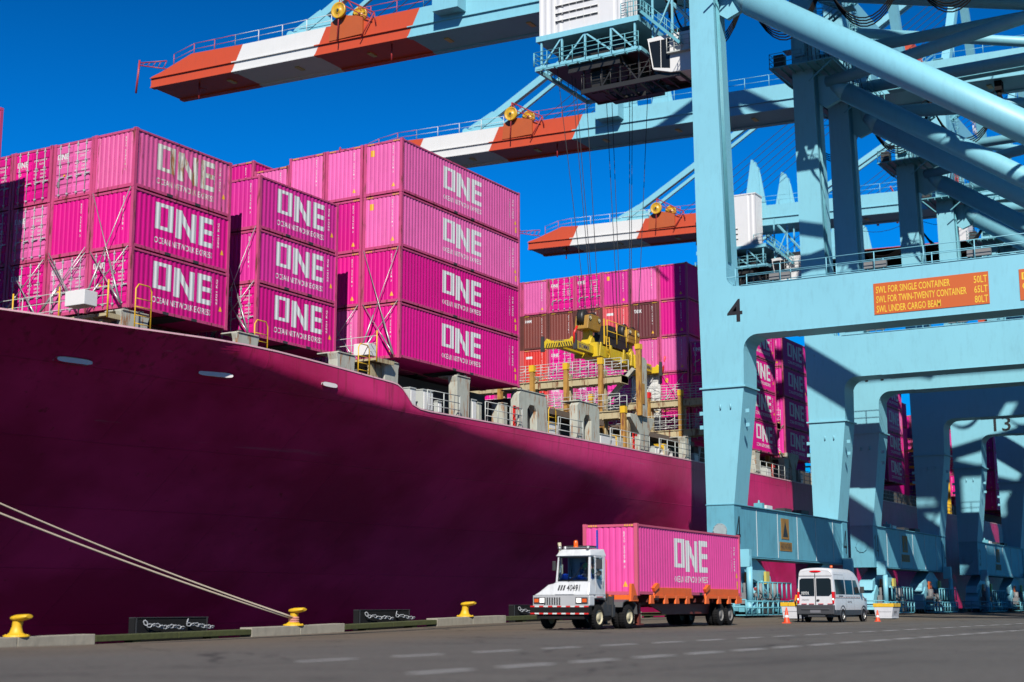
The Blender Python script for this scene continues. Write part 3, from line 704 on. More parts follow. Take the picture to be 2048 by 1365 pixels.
    bk.inputs['Color1'].default_value = (1, 1, 1, 1); bk.inputs['Color2'].default_value = (.9, .9, .9, 1); bk.inputs['Mortar'].default_value = (.72, .72, .72, 1)
    l.new(cb_.outputs[0], bk.inputs['Vector'])
    mq = n.new('ShaderNodeMix'); mq.data_type = 'RGBA'; mq.blend_type = 'MULTIPLY'; mq.inputs[0].default_value = .65; l.new(base, mq.inputs[6]); l.new(bk.outputs['Color'], mq.inputs[7]); base = mq.outputs[2]
    l.new(base, b.inputs['Base Color']); b.inputs['Roughness'].default_value = .34; b.inputs['Specular IOR Level'].default_value = .16
    n4 = noise(.45, 3, (1, 1, 1)); bp0 = n.new('ShaderNodeBump'); bp0.inputs['Strength'].default_value = .35; bp0.inputs['Distance'].default_value = .12; l.new(n4.outputs['Fac'], bp0.inputs['Height'])
    bp = n.new('ShaderNodeBump'); bp.inputs['Strength'].default_value = .4; bp.inputs['Distance'].default_value = .02; l.new(bk.outputs['Fac'], bp.inputs['Height']); l.new(bp0.outputs[0], bp.inputs['Normal']); l.new(bp.outputs[0], b.inputs['Normal'])
    ship(m, 'hull', [hm])
    # deck plate and sheer cap
    d = MB()
    for a, c in zip(xs[:-1], xs[1:]):
        za, zc = min(10.9, lerp(EZ, a)-.3), min(10.9, lerp(EZ, c)-.3)
        fa = 86 if a > 40 else 86-(40-a)*.55; fc = 86 if c > 40 else 86-(40-c)*.55
        d.add([(a, hull_y(a, za)+.05, za), (c, hull_y(c, zc)+.05, zc), (c, fc, zc), (a, fa, za)], [(0, 1, 2, 3)])
    ship(d, 'deck', [mat('deck_green_grey', (.10, .09, .08), .8, vary=.3, rust=.3, streak=False)])
    c = MB()
    for a, e_ in zip(xs[:-1], xs[1:]):
        ya, yb, za, zb = lerp(EY, a)-.03, lerp(EY, e_)-.03, lerp(EZ, a), lerp(EZ, e_)
        c.hexa([(a, ya, za-.02), (e_, yb, zb-.02), (e_, yb+.22, zb-.02), (a, ya+.22, za-.02), (a, ya, za+.05), (e_, yb, zb+.05), (e_, yb+.22, zb+.05), (a, ya+.22, za+.05)])
    ship(c, 'sheer_rail', [mat('sheer_pink', (.85, .50, .55), .5, rust=.3)])
hull()
# mooring openings in the bow plating
for i, (x, z, w) in enumerate(((40.7, 10.5, 1.6), (47.4, 10.75, 1.6), (53.7, 11.0, 1.1))):
    m = MB(); q = []
    for j in range(20):
        t = 2*math.pi*j/20; cs, sn = math.cos(t), math.sin(t)
        q.append((x+math.copysign(min(1, abs(cs)**.5), cs)*w/2+sn*0, z+.12*math.copysign(abs(sn)**.7, sn)))
    outer = [(u, hull_y(u, v)-.05, v) for u, v in q]; inner = [(x+(u-x)*.93, hull_y(u, v)+.06, z+(v-z)*.62) for u, v in q]
    back = [(x+(u-x)*.9, hull_y(u, v)+.35, z+(v-z)*.6) for u, v in q]
    n = 20; m.add(outer+inner+back, [(k, (k+1) % n, n+(k+1) % n, n+k) for k in range(n)]+[(n+k, n+(k+1) % n, 2*n+(k+1) % n, 2*n+k) for k in range(n)]+[tuple(range(2*n, 3*n))])
    m.add([(u, hull_y(u, z+.1)-.07, v) for u, v in [(x+(a-x)*.96, z+(b_-z)*.86) for a, b_ in q]], [tuple(range(n))])  # added upright plate catches the sun, standing in for the lit interior
    ship(m, 'mooring_port', [mat('port_frame_lit_plate', (.85, .80, .78), .6, rust=.12)])
def rail(m, p, q, h=1.05, step=1.5, r=.022, rails=3, wood=None, mi=0):
    p = Vector(p); q = Vector(q); L = (q-p).length; n = max(1, round(L/step))
    for i in range(n+1):
        a = p.lerp(q, i/n); m.tube(a, a+Vector((0, 0, h)), r*1.25, 5, mi)
    for k in range(rails): dz = Vector((0, 0, h*(k+1)/rails)); m.tube(p+dz, q+dz, r, 5, mi)
# deck-edge railing, in runs
for (a, b) in ((61.9, 65.0), (67.6, 71.6), (75.9, 79.0), (82.8, 88.6), (90.2, 95.4), (97, 104), (105, 116), (118, 132), (134, 150), (152, 170)):
    m = MB(); rail(m, (a, 41.35, lerp(EZ, a)), (b, 41.35, lerp(EZ, b)), 1.15, 1.35, .025)
    for x in (a+.3, b-.5): m.bar((x, 41.35, lerp(EZ, x)+1.1), (x+.55, 41.75, lerp(EZ, x)), .05, .03)
    ship(m, 'railing', [GREYR])
# container pedestals (grey posts at the ship's side)
def pedestal(x0, x1, z1, arch=False, y0=41.75, y1=42.4, mi=GREYP, z0=10.5):
    m = MB(); e = max(0, lerp(EY, x0)-41.2); y0 += e*1.1+.1; y1 += e*1.1; z0 = max(z0, 11.9) if x0 < 50 else z0; y0 += .25 if x0 < 50 else 0
    if not arch:
        m.prism([(x0+.15, z0), (x1-.15, z0), (x1-.1, z1-.3), (x1, z1), (x0, z1), (x0+.1, z1-.3)], 'y', y0, y1)
    else:
        w = x1-x0; a, b = x0+.3*w, x0+.62*w; zt = z1-.75
        m.prism([(x0, z0), (a, z0), (a, zt-.3), (a+.08*w, zt), (b-.08*w, zt), (b, zt-.3), (b, z0), (x1, z0), (x1, z1-.25), (x1-.3, z1), (x0+.3, z1), (x0, z1-.25)], 'y', y0, y1)
        m.box(a, b, y1-.1, y1-.05, z0, zt-.1, 1)
    m.box(x0+.1, x1-.1, y0-.05, y1+.7, z1, z1+.07)
    for x in (x0+.3, x1-.5):
        m.box(x, x+.2, y0+.05, y0+.25, z1+.07, z1+.17, 1)
    ship(m, 'pedestal', [mi, DARK], bevel=.03)
pedestal(42.2, 43.9, 12.75); pedestal(48.4, 50.0, 12.75); pedestal(55.0, 56.6, 12.8); pedestal(65.4, 66.9, 13.05); pedestal(72.1, 75.5, 13.15, True)
pedestal(79.3, 82.3, 13.35, True); pedestal(95.6, 96.8, 12.7); pedestal(109.3, 110.5, 12.9); pedestal(116, 117.2, 12.9); pedestal(124, 125.2, 12.9)
pedestal(59.2, 60.6, 13.0, y0=42.1)
# Y-shaped pillar
m = MB(); m.prism([(88.4, 10.5), (89.6, 10.5), (89.7, 12.2), (90.6, 13.2), (90.6, 13.45), (86.9, 13.45), (86.9, 13.2), (88.3, 12.2)], 'y', 41.9, 42.7); ship(m, 'pedestal', [GREYP], bevel=.03)
m = MB(); m.prism([(118, 10.5), (118.9, 10.5), (119, 12.2), (119.8, 13.3), (119.8, 13.5), (117.3, 13.5), (117.3, 13.2), (118, 12.2)], 'y', 41.9, 42.7); ship(m, 'pedestal', [GREYP], bevel=.03)
# hatch coaming and covers (dark, inboard)
m = MB(); m.box(33.5, 42.9, 48.7, 78, 10.6, 13.0); m.box(43, 59, 45.6, 84, 10.6, 12.95); m.box(60.5, 73.2, 44.8, 84, 10.6, 13.15); m.box(73.2, 102.5, 44.8, 84, 10.6, 12.55); m.box(104, 145, 44.8, 84, 10.6, 12.95); m.box(145, 330, 44.8, 84, 10.6, 12.95)
ship(m, 'hatch_coaming', [mat('coaming_dark', (.10, .095, .085), .8, rust=.4)])
for a, b in ((74, 86.4), (89, 101.4)):
    m = MB(); m.box(a, b, 43.6, 84, 12.62, 12.98)
    for i in range(9): m.box(a+.2, b-.2, 44+i*2.5, 44.15+i*2.5, 12.98, 13.05)
    ship(m, 'hatch_cover', [mat('hatch_green', (.16, .12, .09), .8, rust=.5)])
# clutter on the passage deck
random.seed(3)
for i, (x, w, h, c) in enumerate(((61.7, .5, 1.2, GREYR), (62.9, .9, 1.25, GREYR), (64.3, .35, .8, GREYR), (67.7, .45, 1.3, GREYR), (68.3, .4, 1.2, GREYP), (71, .5, 1.5, GREYP), (76.4, 1.1, 1.0, GREYR), (83.2, 2.2, .95, GREYR), (85.6, .9, 1.1, YELLOW), (91.5, .8, .9, GREYR), (93.0, .5, 1.2, YELLOW), (98.2, .8, 1, GREYR), (113, .9, 1.2, GREYR), (121, .7, 1.3, GREYR))):
    m = MB(); m.box(x, x+w, 42.3, 43.0, 10.5, 10.75+h); m.box(x+.05, x+w-.05, 42.24, 42.3, 11.0, 10.65+h, 1); m.box(x-.03, x+w+.03, 42.25, 43.05, 10.75+h, 10.8+h)
    ship(m, 'deck_locker', [c, WHITE if c is GREYR else GREYP])
m = MB()
for a in (0, 1):
    m.lathe([(.32, -.4), (.32, .4), (.02, .4)], (92.3+a*1.5, 42.6, 11.3), 'y', 14); m.lathe([(.42, -.42), (.42, -.36)], (92.3+a*1.5, 42.6, 11.3), 'y', 14)
ship(m, 'mooring_winch', [mat('winch_white', (.62, .62, .6), .5, rust=.3)])
m = MB()
for x in (71.2, 86.8, 112.6):
    m.box(x, x+.12, 41.6, 41.72, 10.9, 12.1, 0); m.box(x, x+.5, 41.6, 41.66, 11.9, 12.05, 0)
ship(m, 'fire_station', [REDP])
# light masts / small white boxes on catwalks
def catwalk(x, y0, y1, z, yposts=True, w=1.0):
    """walkway across the ship in front of a bay"""
    m = MB(); m.box(x-w, x, y0, y1, z-.12, z); 
    for i in range(int((y1-y0)/.9)): m.box(x-w+.05, x-.05, y0+i*.9, y0+i*.9+.06, z-.2, z-.12)
    ship(m, 'catwalk', [RUSTW])
    m = MB(); rail(m, (x-w, y0, z), (x-w, y1, z), 1.1, 1.6, .02)
    ship(m, 'railing', [GREYR])
    m = MB(); n = max(1, round((y1-y0)/2.6))
    for i in range(n+1):
        y = y0+(y1-y0)*i/n; m.tube((x-w-.03, y, z-.2), (x-w-.03, y, z+1.35), .035, 6)
    ship(m, 'stanchion', [YELLOW])
    m = MB()
    for i in range(n+1):
        y = y0+(y1-y0)*i/n+.5; m.box(x-w+.2, x-.3, y, y+.2, 11.85 if x < 50 else 10.6, z-.2)
    ship(m, 'bridge_leg', [RUSTW])
catwalk(42.6, 43.3, 60, 12.55); catwalk(59.7, 41.9, 53, 13.0, w=1.5)
m = MB(); m.box(40.6, 41.3, 43.6, 44.7, 12.75, 13.35); m.box(58.0, 58.7, 42.3, 43.2, 13.15, 13.75)
ship(m, 'equipment_box', [WHITE], bevel=.02)
# side ladders / yellow hoops
for x, y, z in ((42.7, 42.9, 12.8), (49.9, 42.7, 12.5), (57.2, 42.3, 12.5), (75.9, 42.0, 11.5)):
    m = MB(); m.path([(x, y, z-1.0), (x, y, z+.9), (x+.15, y, z+1.1), (x+.75, y, z+1.1), (x+.9, y, z+.9), (x+.9, y, z-1.0)], .03, 6)
    for i in range(5): m.tube((x, y, z-.9+i*.35), (x+.9, y, z-.9+i*.35), .02, 5)
    ship(m, 'ladder', [YELLOW])
# lashing bridges over the empty bays
def lashing(x, ybeg, yend, zb, ztop, tall, outer=True, group=None):
    m = MB(); m.box(x-.5, x+.5, ybeg, yend, zb-.45, zb); m.box(x-.58, x+.58, ybeg, yend, zb, zb+.06)
    for i in range(int((yend-ybeg)/1.25)): m.box(x-.52, x+.52, ybeg+i*1.25, ybeg+i*1.25+.1, zb-.5, zb+.02)
    ship(m, 'lashing_bridge', [RUSTW])
    m = MB(); rail(m, (x-.55, ybeg, zb), (x-.55, yend, zb), 1.2, 1.25, .022); rail(m, (x+.55, ybeg, zb), (x+.55, yend, zb), 1.2, 1.25, .022)
    ship(m, 'railing', [GREYR])
    for y, zt, capm in tall:
        m = MB(); m.box(x-.75, x-.45, y-.15, y+.15, 10.8, zt-.45, 0); m.box(x-.78, x-.42, y-.19, y+.19, zt-.45, zt, 1); m.box(x-.2, x+.15, y-.12, y+.12, 10.8, zt-.7, 2)
        m.lathe([(.16, 0), (.16, 1.2)], (x+.3, y+.45, 12.0), 'z', 10, 2)
        ship(m, 'guide_post', [RUSTY, capm, RUSTW])
    m = MB(); random.seed(int(x))
    for i in range(int((yend-ybeg)/2.5)):
        y = ybeg+.3+i*2.5
        for s in (0, 1): m.tube((x+.3, y+s*1.9, zb+.15), (x+.3, y+1.9-s*1.9, zb+1.1), .02, 5); 
        m.tube((x-.3, y, zb+.2), (x-.3, y+2.2, zb+.25+random.random()*.3), .022, 5)
    ship(m, 'stowed_lashing_bar', [STEEL])
lashing(87.6, 42.6, 82, 16.05, 17.2, [(44.1, 17.35, YELLOW), (46.75, 17.2, YELLOW), (49.4, 17.25, YELLOW), (52, 17.2, YELLOW), (57, 17.2, YELLOW)])
lashing(101.9, 42.6, 82, 16.25, 17.2, [(44.6, 17.0, YELLOW), (47.3, 17.0, REDP), (52.2, 17.2, YELLOW)])
lashing(101.7, 42.6, 82, 13.9, 14.5, [])
lashing(87.3, 42.6, 50, 13.6, 14.5, [(42.3, 13.9, YELLOW)])
# tall white outer frame beside the spreader and its diagonal brace
m = MB(); m.box(88.2, 88.9, 41.7, 41.95, 13.4, 17.4); m.box(87.95, 88.2, 41.6, 41.95, 13.4, 17.9, 1); m.box(88.9, 89.15, 41.7, 42.0, 13.4, 17.3); m.box(88.3, 88.7, 41.66, 41.70, 14.2, 15.6, 1)
m.bar((88.2, 42.2, 16.6), (88.2, 45.6, 13.2), .35, .25, 0); m.box(87.9, 88.3, 41.6, 42.0, 17.9, 18.25, 2)
ship(m, 'outer_frame', [GREYP, RUSTY, YELLOW])
for x in (116.4, 131.5, 146):
    lashing(x, 42.4, 60, 15.9, 17, [(43.2, 17.1, YELLOW)])
# rear slit: yellow platform tower
m = MB()
for k, z in enumerate((13.2, 15.2, 17.2, 19.2)):
    m.box(174, 176, 43, 50, z-.15, z); rail(m, (174, 43, z), (174, 50, z), 1.1, 1.2, .03)
m.box(174, 174.3, 42.6, 43, 10.8, 20.5); ship(m, 'access_tower', [YELLOW])
# ------------------------------------------------------------------ container bays
P_, M_, D_, R_ = PALE, MIDP, DEEP, RUSTP
S20 = (6.058, 2.591, 2.592); S40 = (12.192, 2.896, 2.908)
bay('left bay by the bow', 43.02, 43.6, 20.82, *S20, [
    [(R_, 'blank', 'plain'), (D_, 'blank', 'plain'), (D_, 'door', '')],
    [(P_, 'door', ''), (D_, 'blank', 'plain'), (P_, 'door', '')],
    [(D_, 'door', ''), (P_, 'door', ''), (D_, 'door', '')],
    [(D_, 'door', ''), (D_, 'door', ''), (D_, 'door', '')]])
bay('narrow second bay from left', 51.0, 43.6, 20.80, *S20, [
    [(M_, 'blank', 'plain'), (M_, 'blank', 'plain'), (D_, 'door', '')],
    [(M_, 'blank', 'plain'), (D_, 'blank', 'plain'), (D_, 'door', '')]])
bay('tall bay of long containers', 60.12, 41.9, 24.9, *S40, [
    [(P_, 'blank', 'sticker'), (P_, 'blank', 'sticker'), (D_, 'blank', ''), (D_, 'blank', '')],
    [(P_, 'blank', ''), (D_, 'blank', ''), (D_, 'blank', ''), (P_, 'blank', '')],
    [(P_, 'blank', 'plain'), (P_, 'blank', 'plain'), (M_, 'blank', ''), (D_, 'door', '')],
    [(P_, 'blank', 'plain'), (M_, 'blank', 'plain')]+[(M_, 'blank', '')]*2,
    [(D_, 'blank', 'plain')]+[(M_, 'blank', '')]*3], zoffs={3: -.33, 4: .33})
bay('sliver at left picture edge', 34.4, 48.9, 21.8, *S20, [[(D_, 'door', ''), (D_, 'blank', 'plain'), (M_, 'door', '')]])
bay('bay behind the spreader', 103.6, 44.85, 27.5, *S40, [
    [(D_, 'blank', ''), (D_, 'blank', ''), (P_, 'blank', ''), (D_, 'blank', 'sticker'), (D_, 'blank', '')],
    [(P_, 'blank', 'plain'), (MAROON, 'blank', 'tex'), (P_, 'blank', ''), (CWHITE, 'door', ''), (CWHITE, 'door', '')],
    [(M_, 'blank', 'sticker'), (SALMON, 'blank', 'card'), (M_, 'blank', ''), (M_, 'blank', ''), (D_, 'blank', '')],
    [(D_, 'door', ''), (BROWN, 'blank', 'hmm'), (D_, 'door', ''), (M_, 'door', ''), (M_, 'door', '')],
    [(D_, 'door', ''), (BROWN, 'blank', ''), (D_, 'door', ''), (P_, 'door', ''), (D_, 'door', '')],
    [(P_, 'blank', ''), (BROWN, 'blank', 'hmm'), (CRED, 'blank', 'card'), (CRED, 'blank', ''), (D_, 'door', '')],
    [(M_, 'blank', ''), (BROWN, 'blank', ''), (CRED, 'blank', ''), (D_, 'blank', ''), (D_, 'blank', '')],
    [(D_, 'blank', ''), (D_, 'blank', ''), (D_, 'blank', ''), (D_, 'blank', '')],
    [(D_, 'blank', ''), (D_, 'blank', ''), (D_, 'blank', ''), (D_, 'blank', '')]], zoffs={7: -2.908, 8: -2.908})
bay('low stack behind first leg', 103.6, 42.3, 21.1, *S20, [[(D_, 'door', ''), (D_, 'blank', ''), (D_, 'door', '')]])
bay('lit stack between crane legs', 109.75, 42.3, 23.45, *S20, [[(D_, 'blank', '')]*4])
bay('shaded stack between crane legs', 117.5, 42.2, 23.5, *S20, [[(M_, 'blank', '')]*4, [(M_, 'blank', '')]*4])
bay('stack past the third leg', 147.2, 42.1, 23.6, *S20, [[(D_, 'door', ''), (P_, 'blank', 'plain'), (D_, 'blank', ''), (D_, 'blank', '')], [(D_, 'door', ''), (D_, 'blank', ''), (D_, 'blank', ''), (D_, 'blank', '')]])
bay('stack beyond yellow tower', 177.5, 42.6, 24.0, *S20, [[(D_, 'blank', ''), (M_, 'blank', ''), (D_, 'door', ''), (D_, 'blank', '')], [(D_, 'blank', ''), (M_, 'door', ''), (D_, 'door', ''), (D_, 'blank', '')]])
bay('inboard row behind second leg', 131.8, 49.7, 24.6, *S40, [[(D_, 'blank', ''), (M_, 'blank', ''), (D_, 'blank', ''), (D_, 'blank', '')]]*3, side=False)
bay('inboard row right of third leg', 153.6, 44.7, 24.6, *S20, [[(D_, 'blank', ''), (M_, 'blank', ''), (D_, 'blank', ''), (D_, 'blank', '')]]*3, side=False)
bay('inboard row right of tower', 161.5, 47.2, 24.6, *S40, [[(D_, 'blank', ''), (M_, 'blank', ''), (D_, 'blank', ''), (D_, 'blank', '')]]*3, side=False)
bay('farther right stack end', 209.5, 42.2, 26.0, *S20, [[(M_, 'blank', ''), (D_, 'blank', ''), (M_, 'blank', ''), (D_, 'blank', ''), (D_, 'blank', '')]]*2)
bay('inboard row in far gap', 184.5, 44.7, 24.6, *S40, [[(D_, 'blank', ''), (M_, 'blank', ''), (D_, 'blank', ''), (D_, 'blank', '')]]*5, side=False)
bay('far right stack, nearer half', 196.5, 42.2, 26.0, *S20, [[(M_, 'blank', '')]*5])
bay('far right stack, farther half', 202.9, 42.2, 26.0, *S20, [[(D_, 'blank', '')]*5])
# lashing rods crossing the container ends
def rods(x, y, z, h=2.59, tiers=1, w=2.4):
    m = MB(); 
    for s in (0, 1):
        a = (x-.35, y+(.1 if s else w-.1), z); b = (x-.03, y+(w-.1 if s else .1), z+h*tiers)
        m.tube(a, b, .022, 6); c = Vector(a).lerp(Vector(b), .38); m.tube(a, c, .045, 6)
    ship(m, 'lashing_rod', [STEEL])
for y in (43.6, 46.1, 48.6):
    rods(42.95, y, 13.2, 2.45); 
rods(42.95, 43.6, 13.2, 5.0); rods(42.95, 46.1, 13.2, 2.7)
rods(60.08, 41.9, 13.4, 2.85); rods(60.08, 41.9, 13.4, 5.7); rods(60.08, 44.4, 13.4, 2.85)
rods(50.95, 43.6, 13.2, 2.5); rods(50.95, 43.6, 13.2, 5.1)
for y in (44.9, 47.4, 49.9, 52.4, 54.9, 57.4, 59.9): rods(103.5, y, 16.0 if y < 49 else 13.4, 2.9)
rods(103.5, 42.3, 14, 2.6); rods(117.45, 42.2, 13.3, 2.6); rods(147.1, 42.1, 13.3, 2.6)

# ------------------------------------------------------------------ ship-to-shore cranes
def arc(cx, cy, r, a0, a1, n=6): return [(cx+r*math.cos(R(a0+(a1-a0)*i/n)), cy+r*math.sin(R(a0+(a1-a0)*i/n))) for i in range(n+1)]
def crane(X1, X2, num, dzb, label, full=True, tip=96.2, signs=False, px=None):
    c = (X1+X2+2.2)/2
    root = thing('gantry_crane', label, 'crane', (X1, 35.8, gz(X1, 35.8)), 0, 'light blue ship-to-shore gantry cranes')
    L0 = Vector((X1, 35.8, gz(X1, 35.8)))
    def B(m, name, mats, **k):
        m.v = [(x-L0.x, y-L0.y, z-L0.z) for x, y, z in m.v]; return m.build(name, mats, root, **k)
    zb = lambda y: 46.9+dzb+.033*(y-36)
    for fi, X in enumerate((X1, X2)):
        m = MB()
        def sec(z, y0, y1, x0, x1): return [(x0, y0, z), (x1, y0, z), (x1, y1, z), (x0, y1, z)]
        lo = sec(7.2, 34.86, 36.75, X, X+2.25); hi = sec(14.7, 34.0, 36.85, X, X+2.35)
        m.hexa(lo+hi)
        m.hexa(sec(14.7, 34.0, 36.85, X+.02, X+2.3)+sec(17.2, 33.95, 36.9, X+.02, X+2.3))
        m.box(X-.12, X+2.45, 33.85, 37.0, 14.66, 14.76)
        # knee of leg and portal beam, rounded corners
        prof = [(36.9, 17.2), (33.95, 17.2)]+arc(33.0, 17.05, .95, 0, 90)[0:]+[(31, 18.0), (31, 21.25)]+[(34.3, 21.25)]+arc(34.3, 21.95, .7, -90, 0)+[(35.0, 22.6), (37.0, 22.6)]
        m.prism(prof, 'x', X+.02, X+2.2)
        m.hexa(sec(22.6, 35.0, 37.0, X+.05, X+2.1)+sec(54, 35.75, 37.3, X+.05, X+2.0))
        # lugs
        for y, z in ((33.8, 13.1), (36.95, 13.1), (33.8, 12.2), (36.95, 12.2)):
            m.box(X-.02, X+.1, y-.12, y+.12, z-.12, z+.12)
        for y in (34.9, 35.6): m.tube((X-.08, y, 13.3), (X-.08, y, 13.6), .05, 5)
        B(m, 'leg', [BLUE])
        m = MB(); m.box(X+.02, X+2.2, 6.5, 31, 18.0, 21.25); m.box(X-.03, X+2.25, 6.5, 31, 17.97, 18.0); m.box(X-.03, X+2.25, 6.5, 34, 21.25, 21.29)
        m.hexa(sec(.8, 3.8, 6.2, X, X+2.2)+sec(14.7, 3.2, 6.6, X, X+2.2)); m.hexa(sec(14.7, 3.2, 6.6, X, X+2.2)+sec(54, 3.8, 5.6, X, X+2.0))
        B(m, 'portal_beam', [BLUE])
        m = MB(); rail(m, (X+.1, 7, 21.3), (X+.1, 34.4, 21.3), 1.15, 2.9, .028, 2); rail(m, (X+2.1, 7, 21.3), (X+2.1, 34.4, 21.3), 1.15, 2.9, .028, 2)
        m.path([(X+.1, 34.4, 21.9), (X+.1, 35.0, 21.9), (X+.1, 35.1, 21.75)], .028, 5)
        B(m, 'railing', [BLUE])
        m = MB()
        for y in (31.5, 25.3, 19.0): m.box(X+.35, X+.6, y-.7, y+.7, 21.5, 21.9); m.tube((X+.5, y-.5, 21.3), (X+.5, y-.5, 21.6), .05, 6, 1); m.tube((X+.5, y+.5, 21.3), (X+.5, y+.5, 21.6), .05, 6, 1)
        B(m, 'floodlight', [GREY, BLUE])
        # long diagonal tube and node
        m = MB(); n0 = Vector((X+1.1, 34.6, 42.0)); n1 = Vector((X+1.1, 5.0, 21.6))
        rr = .98 if fi == 0 else .78
        d = (n1-n0).normalized(); m.tube(n0+d*1.8, n1, rr, 24); m.tube(n0+d*.4, n0+d*1.8, rr*.45, 16, r2=rr)
        m.prism([(35.6, 40.6), (35.6, 42.8), (34.6, 42.6), (33.2, 41.5), (33.2, 40.6), (34.8, 40.0)], 'x', X+.9, X+1.3)
        B(m, 'diagonal_brace', [BLUE])
        # platform around the leg
        m = MB(); m.box(X-1.5, X+3.4, 33.2, 38.6, 43.1, 43.2); 
        for i in range(8): m.box(X-1.5, X+3.4, 33.3+i*.72, 33.36+i*.72, 42.92, 43.1)
        for x in (X-1.3, X+3.2): m.bar((x, 33.4, 43.1), (x, 35.4, 41.6), .1); m.bar((x, 38.4, 43.1), (x, 36.9, 41.6), .1)
        rail(m, (X-1.45, 33.25, 43.2), (X-1.45, 38.55, 43.2), 1.15, 1.3, .025); rail(m, (X-1.45, 33.25, 43.2), (X+3.4, 33.25, 43.2), 1.15, 1.2, .025); rail(m, (X-1.45, 38.55, 43.2), (X+3.4, 38.55, 43.2), 1.15, 1.2, .025)
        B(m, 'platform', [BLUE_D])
        m = MB()
        for s in (-.25, .25): m.tube((X-.15, 34.6+s, 43.2), (X-.15, 34.8+s, 53), .03, 5)
        for i in range(24): m.tube((X-.15, 34.36, 43.5+i*.4), (X-.15, 34.86, 43.5+i*.4), .02, 4)
        for i in range(12): m.lathe([(.42, 43.9+i*.75), (.42, 43.95+i*.75)], (X-.45, 34.6, 0), 'z', 8)
        B(m, 'ladder', [BLUE_D])
        m = MB()
        for k in range(4):
            z0_ = 43.2+k*2.7; ya, yb = (33.6, 37.8) if k % 2 == 0 else (37.8, 33.6)
            for x in (X+2.3, X+3.0):
                m.bar((x, ya, z0_), (x, yb, z0_+2.7), .06, .2); m.tube((x, ya, z0_+1), (x, yb, z0_+3.7), .03, 5); m.tube((x, ya, z0_+.5), (x, yb, z0_+3.2), .025, 5)
                for q in range(5): m.tube((x, ya+(yb-ya)*q/4, z0_+2.7*q/4), (x, ya+(yb-ya)*q/4, z0_+2.7*q/4+1), .025, 5)
            for q in range(12): m.box(X+2.3, X+3.0, ya+(yb-ya)*q/11-.1, ya+(yb-ya)*q/11+.1, z0_+2.7*q/11-.02, z0_+2.7*q/11)
            m.box(X+2.2, X+3.3, min(yb, yb+.9*(1 if yb > ya else -1)), max(yb, yb+.9*(1 if yb > ya else -1)), z0_+2.68, z0_+2.74)
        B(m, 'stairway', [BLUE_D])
        m = MB()
        for k in range(5): m.tube((X+.3+k*.12, 34.93, 23), (X+.3+k*.12, 35.38, 43), .03, 5)
        m.box(X-.35, X-.02, 36.0, 36.8, 44.2, 45.6, 1); m.box(X+2.2, X+2.9, 35.2, 36.4, 43.3, 45.0, 1); m.box(X-1.2, X-.4, 37.5, 38.3, 43.2, 44.3, 2)
        for k in range(6): m.path([(X-.1, 34.5+k*.2, 47), (X-.5, 34.2+k*.3, 45+k*.1), (X-.2, 34+k*.35, 43.4)], .035, 5, 2)
        B(m, 'cable_tray', [BLUE_D, BLUE, DARK])
    # sill beam with end blocks
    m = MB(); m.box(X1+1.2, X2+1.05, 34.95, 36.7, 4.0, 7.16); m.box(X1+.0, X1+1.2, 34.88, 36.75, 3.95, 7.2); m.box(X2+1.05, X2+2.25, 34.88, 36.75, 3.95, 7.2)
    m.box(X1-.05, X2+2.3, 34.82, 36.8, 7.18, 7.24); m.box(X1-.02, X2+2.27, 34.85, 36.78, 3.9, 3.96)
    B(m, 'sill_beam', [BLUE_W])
    m = MB()
    for i in range(5): m.box(X1+4+i*3.9, X1+4.05+i*3.9, 34.93, 34.95, 4.05, 7.1)
    B(m, 'weld_seam', [PAINTW])
    m = MB(); m.lathe([(.46, -.05), (.48, -.02), (.46, 0)], (X1-.01, 35.85, 5.55), 'x', 20); m.add([(X1-.06, 35.85+.45*math.cos(a*.314), 5.55+.45*math.sin(a*.314)) for a in range(20)], [tuple(range(20))])
    for a in range(10): m.box(X1-.09, X1-.05, 35.82+.45*math.cos(a*.628), 35.88+.45*math.cos(a*.628), 5.52+.45*math.sin(a*.628), 5.58+.45*math.sin(a*.628))
    B(m, 'pivot_cap', [mat('cap_grey', (.36, .44, .46), .5, dirt=.5) if num == '4' else BLUE_W])
    m = MB(); m.box(X1+5.3, X1+5.7, 35, 35.6, 7.24, 7.6); m.box(X1+6.1, X1+7.2, 35, 35.6, 7.24, 7.5, 1); m.box(X1+9.6, X1+11, 35, 35.7, 7.24, 7.5, 2); m.lathe([(.2, 0), (.05, .6)], (X1+6, 35.5, 7.24), 'z', 8); m.box(X1+13, X1+14.6, 35, 35.7, 7.24, 7.55, 2)
    B(m, 'sill_fixture', [BLUE_D, WHITE, DARK])
    # numbers and warning plates on the sill
    m = MB()
    for xx in (X1+.22, X2+1.2):
        P = digits(num, .80, 1.75) if num in ('4', '14') else text_polys(num, 1.75, .01, 1.0)[0]
        if num == '14': P = digits(num, 1.15, 1.75)
        m.polys(shift(P, 0, 4.75), lambda u, v: (xx+u, 34.875, v))
    P, w = text_polys(num, 1.5, .01, 1.05 if len(num) == 1 else 1.7)
    if fi >= 0 and num != '13': m.polys(shift(P, 0, 18.9), lambda u, v: (X1+.01, 35.0-u, v))
    if num == '13': m.polys(shift(P, 0, 17.9+.35), lambda u, v: (X1+.01, 32.6-u, v))
    B(m, 'number', [PAINTK])
    xs_ = X1+8.6
    m = MB(); m.box(xs_, xs_+1.5, 34.92, 34.947, 5.35, 6.75, 0); m.box(xs_-.35, xs_+2.0, 34.92, 34.947, 4.55, 5.15, 0)
    m.polys([[(xs_+.25, 5.5), (xs_+1.25, 5.5), (xs_+.75, 6.6)]], lambda u, v: (u, 34.915, v), 1)
    P, w = text_polys('HARD HAT AREA', .42, .01, 2.1); m.polys(shift(P, xs_-.22, 4.64), lambda u, v: (u, 34.915, v), 1)
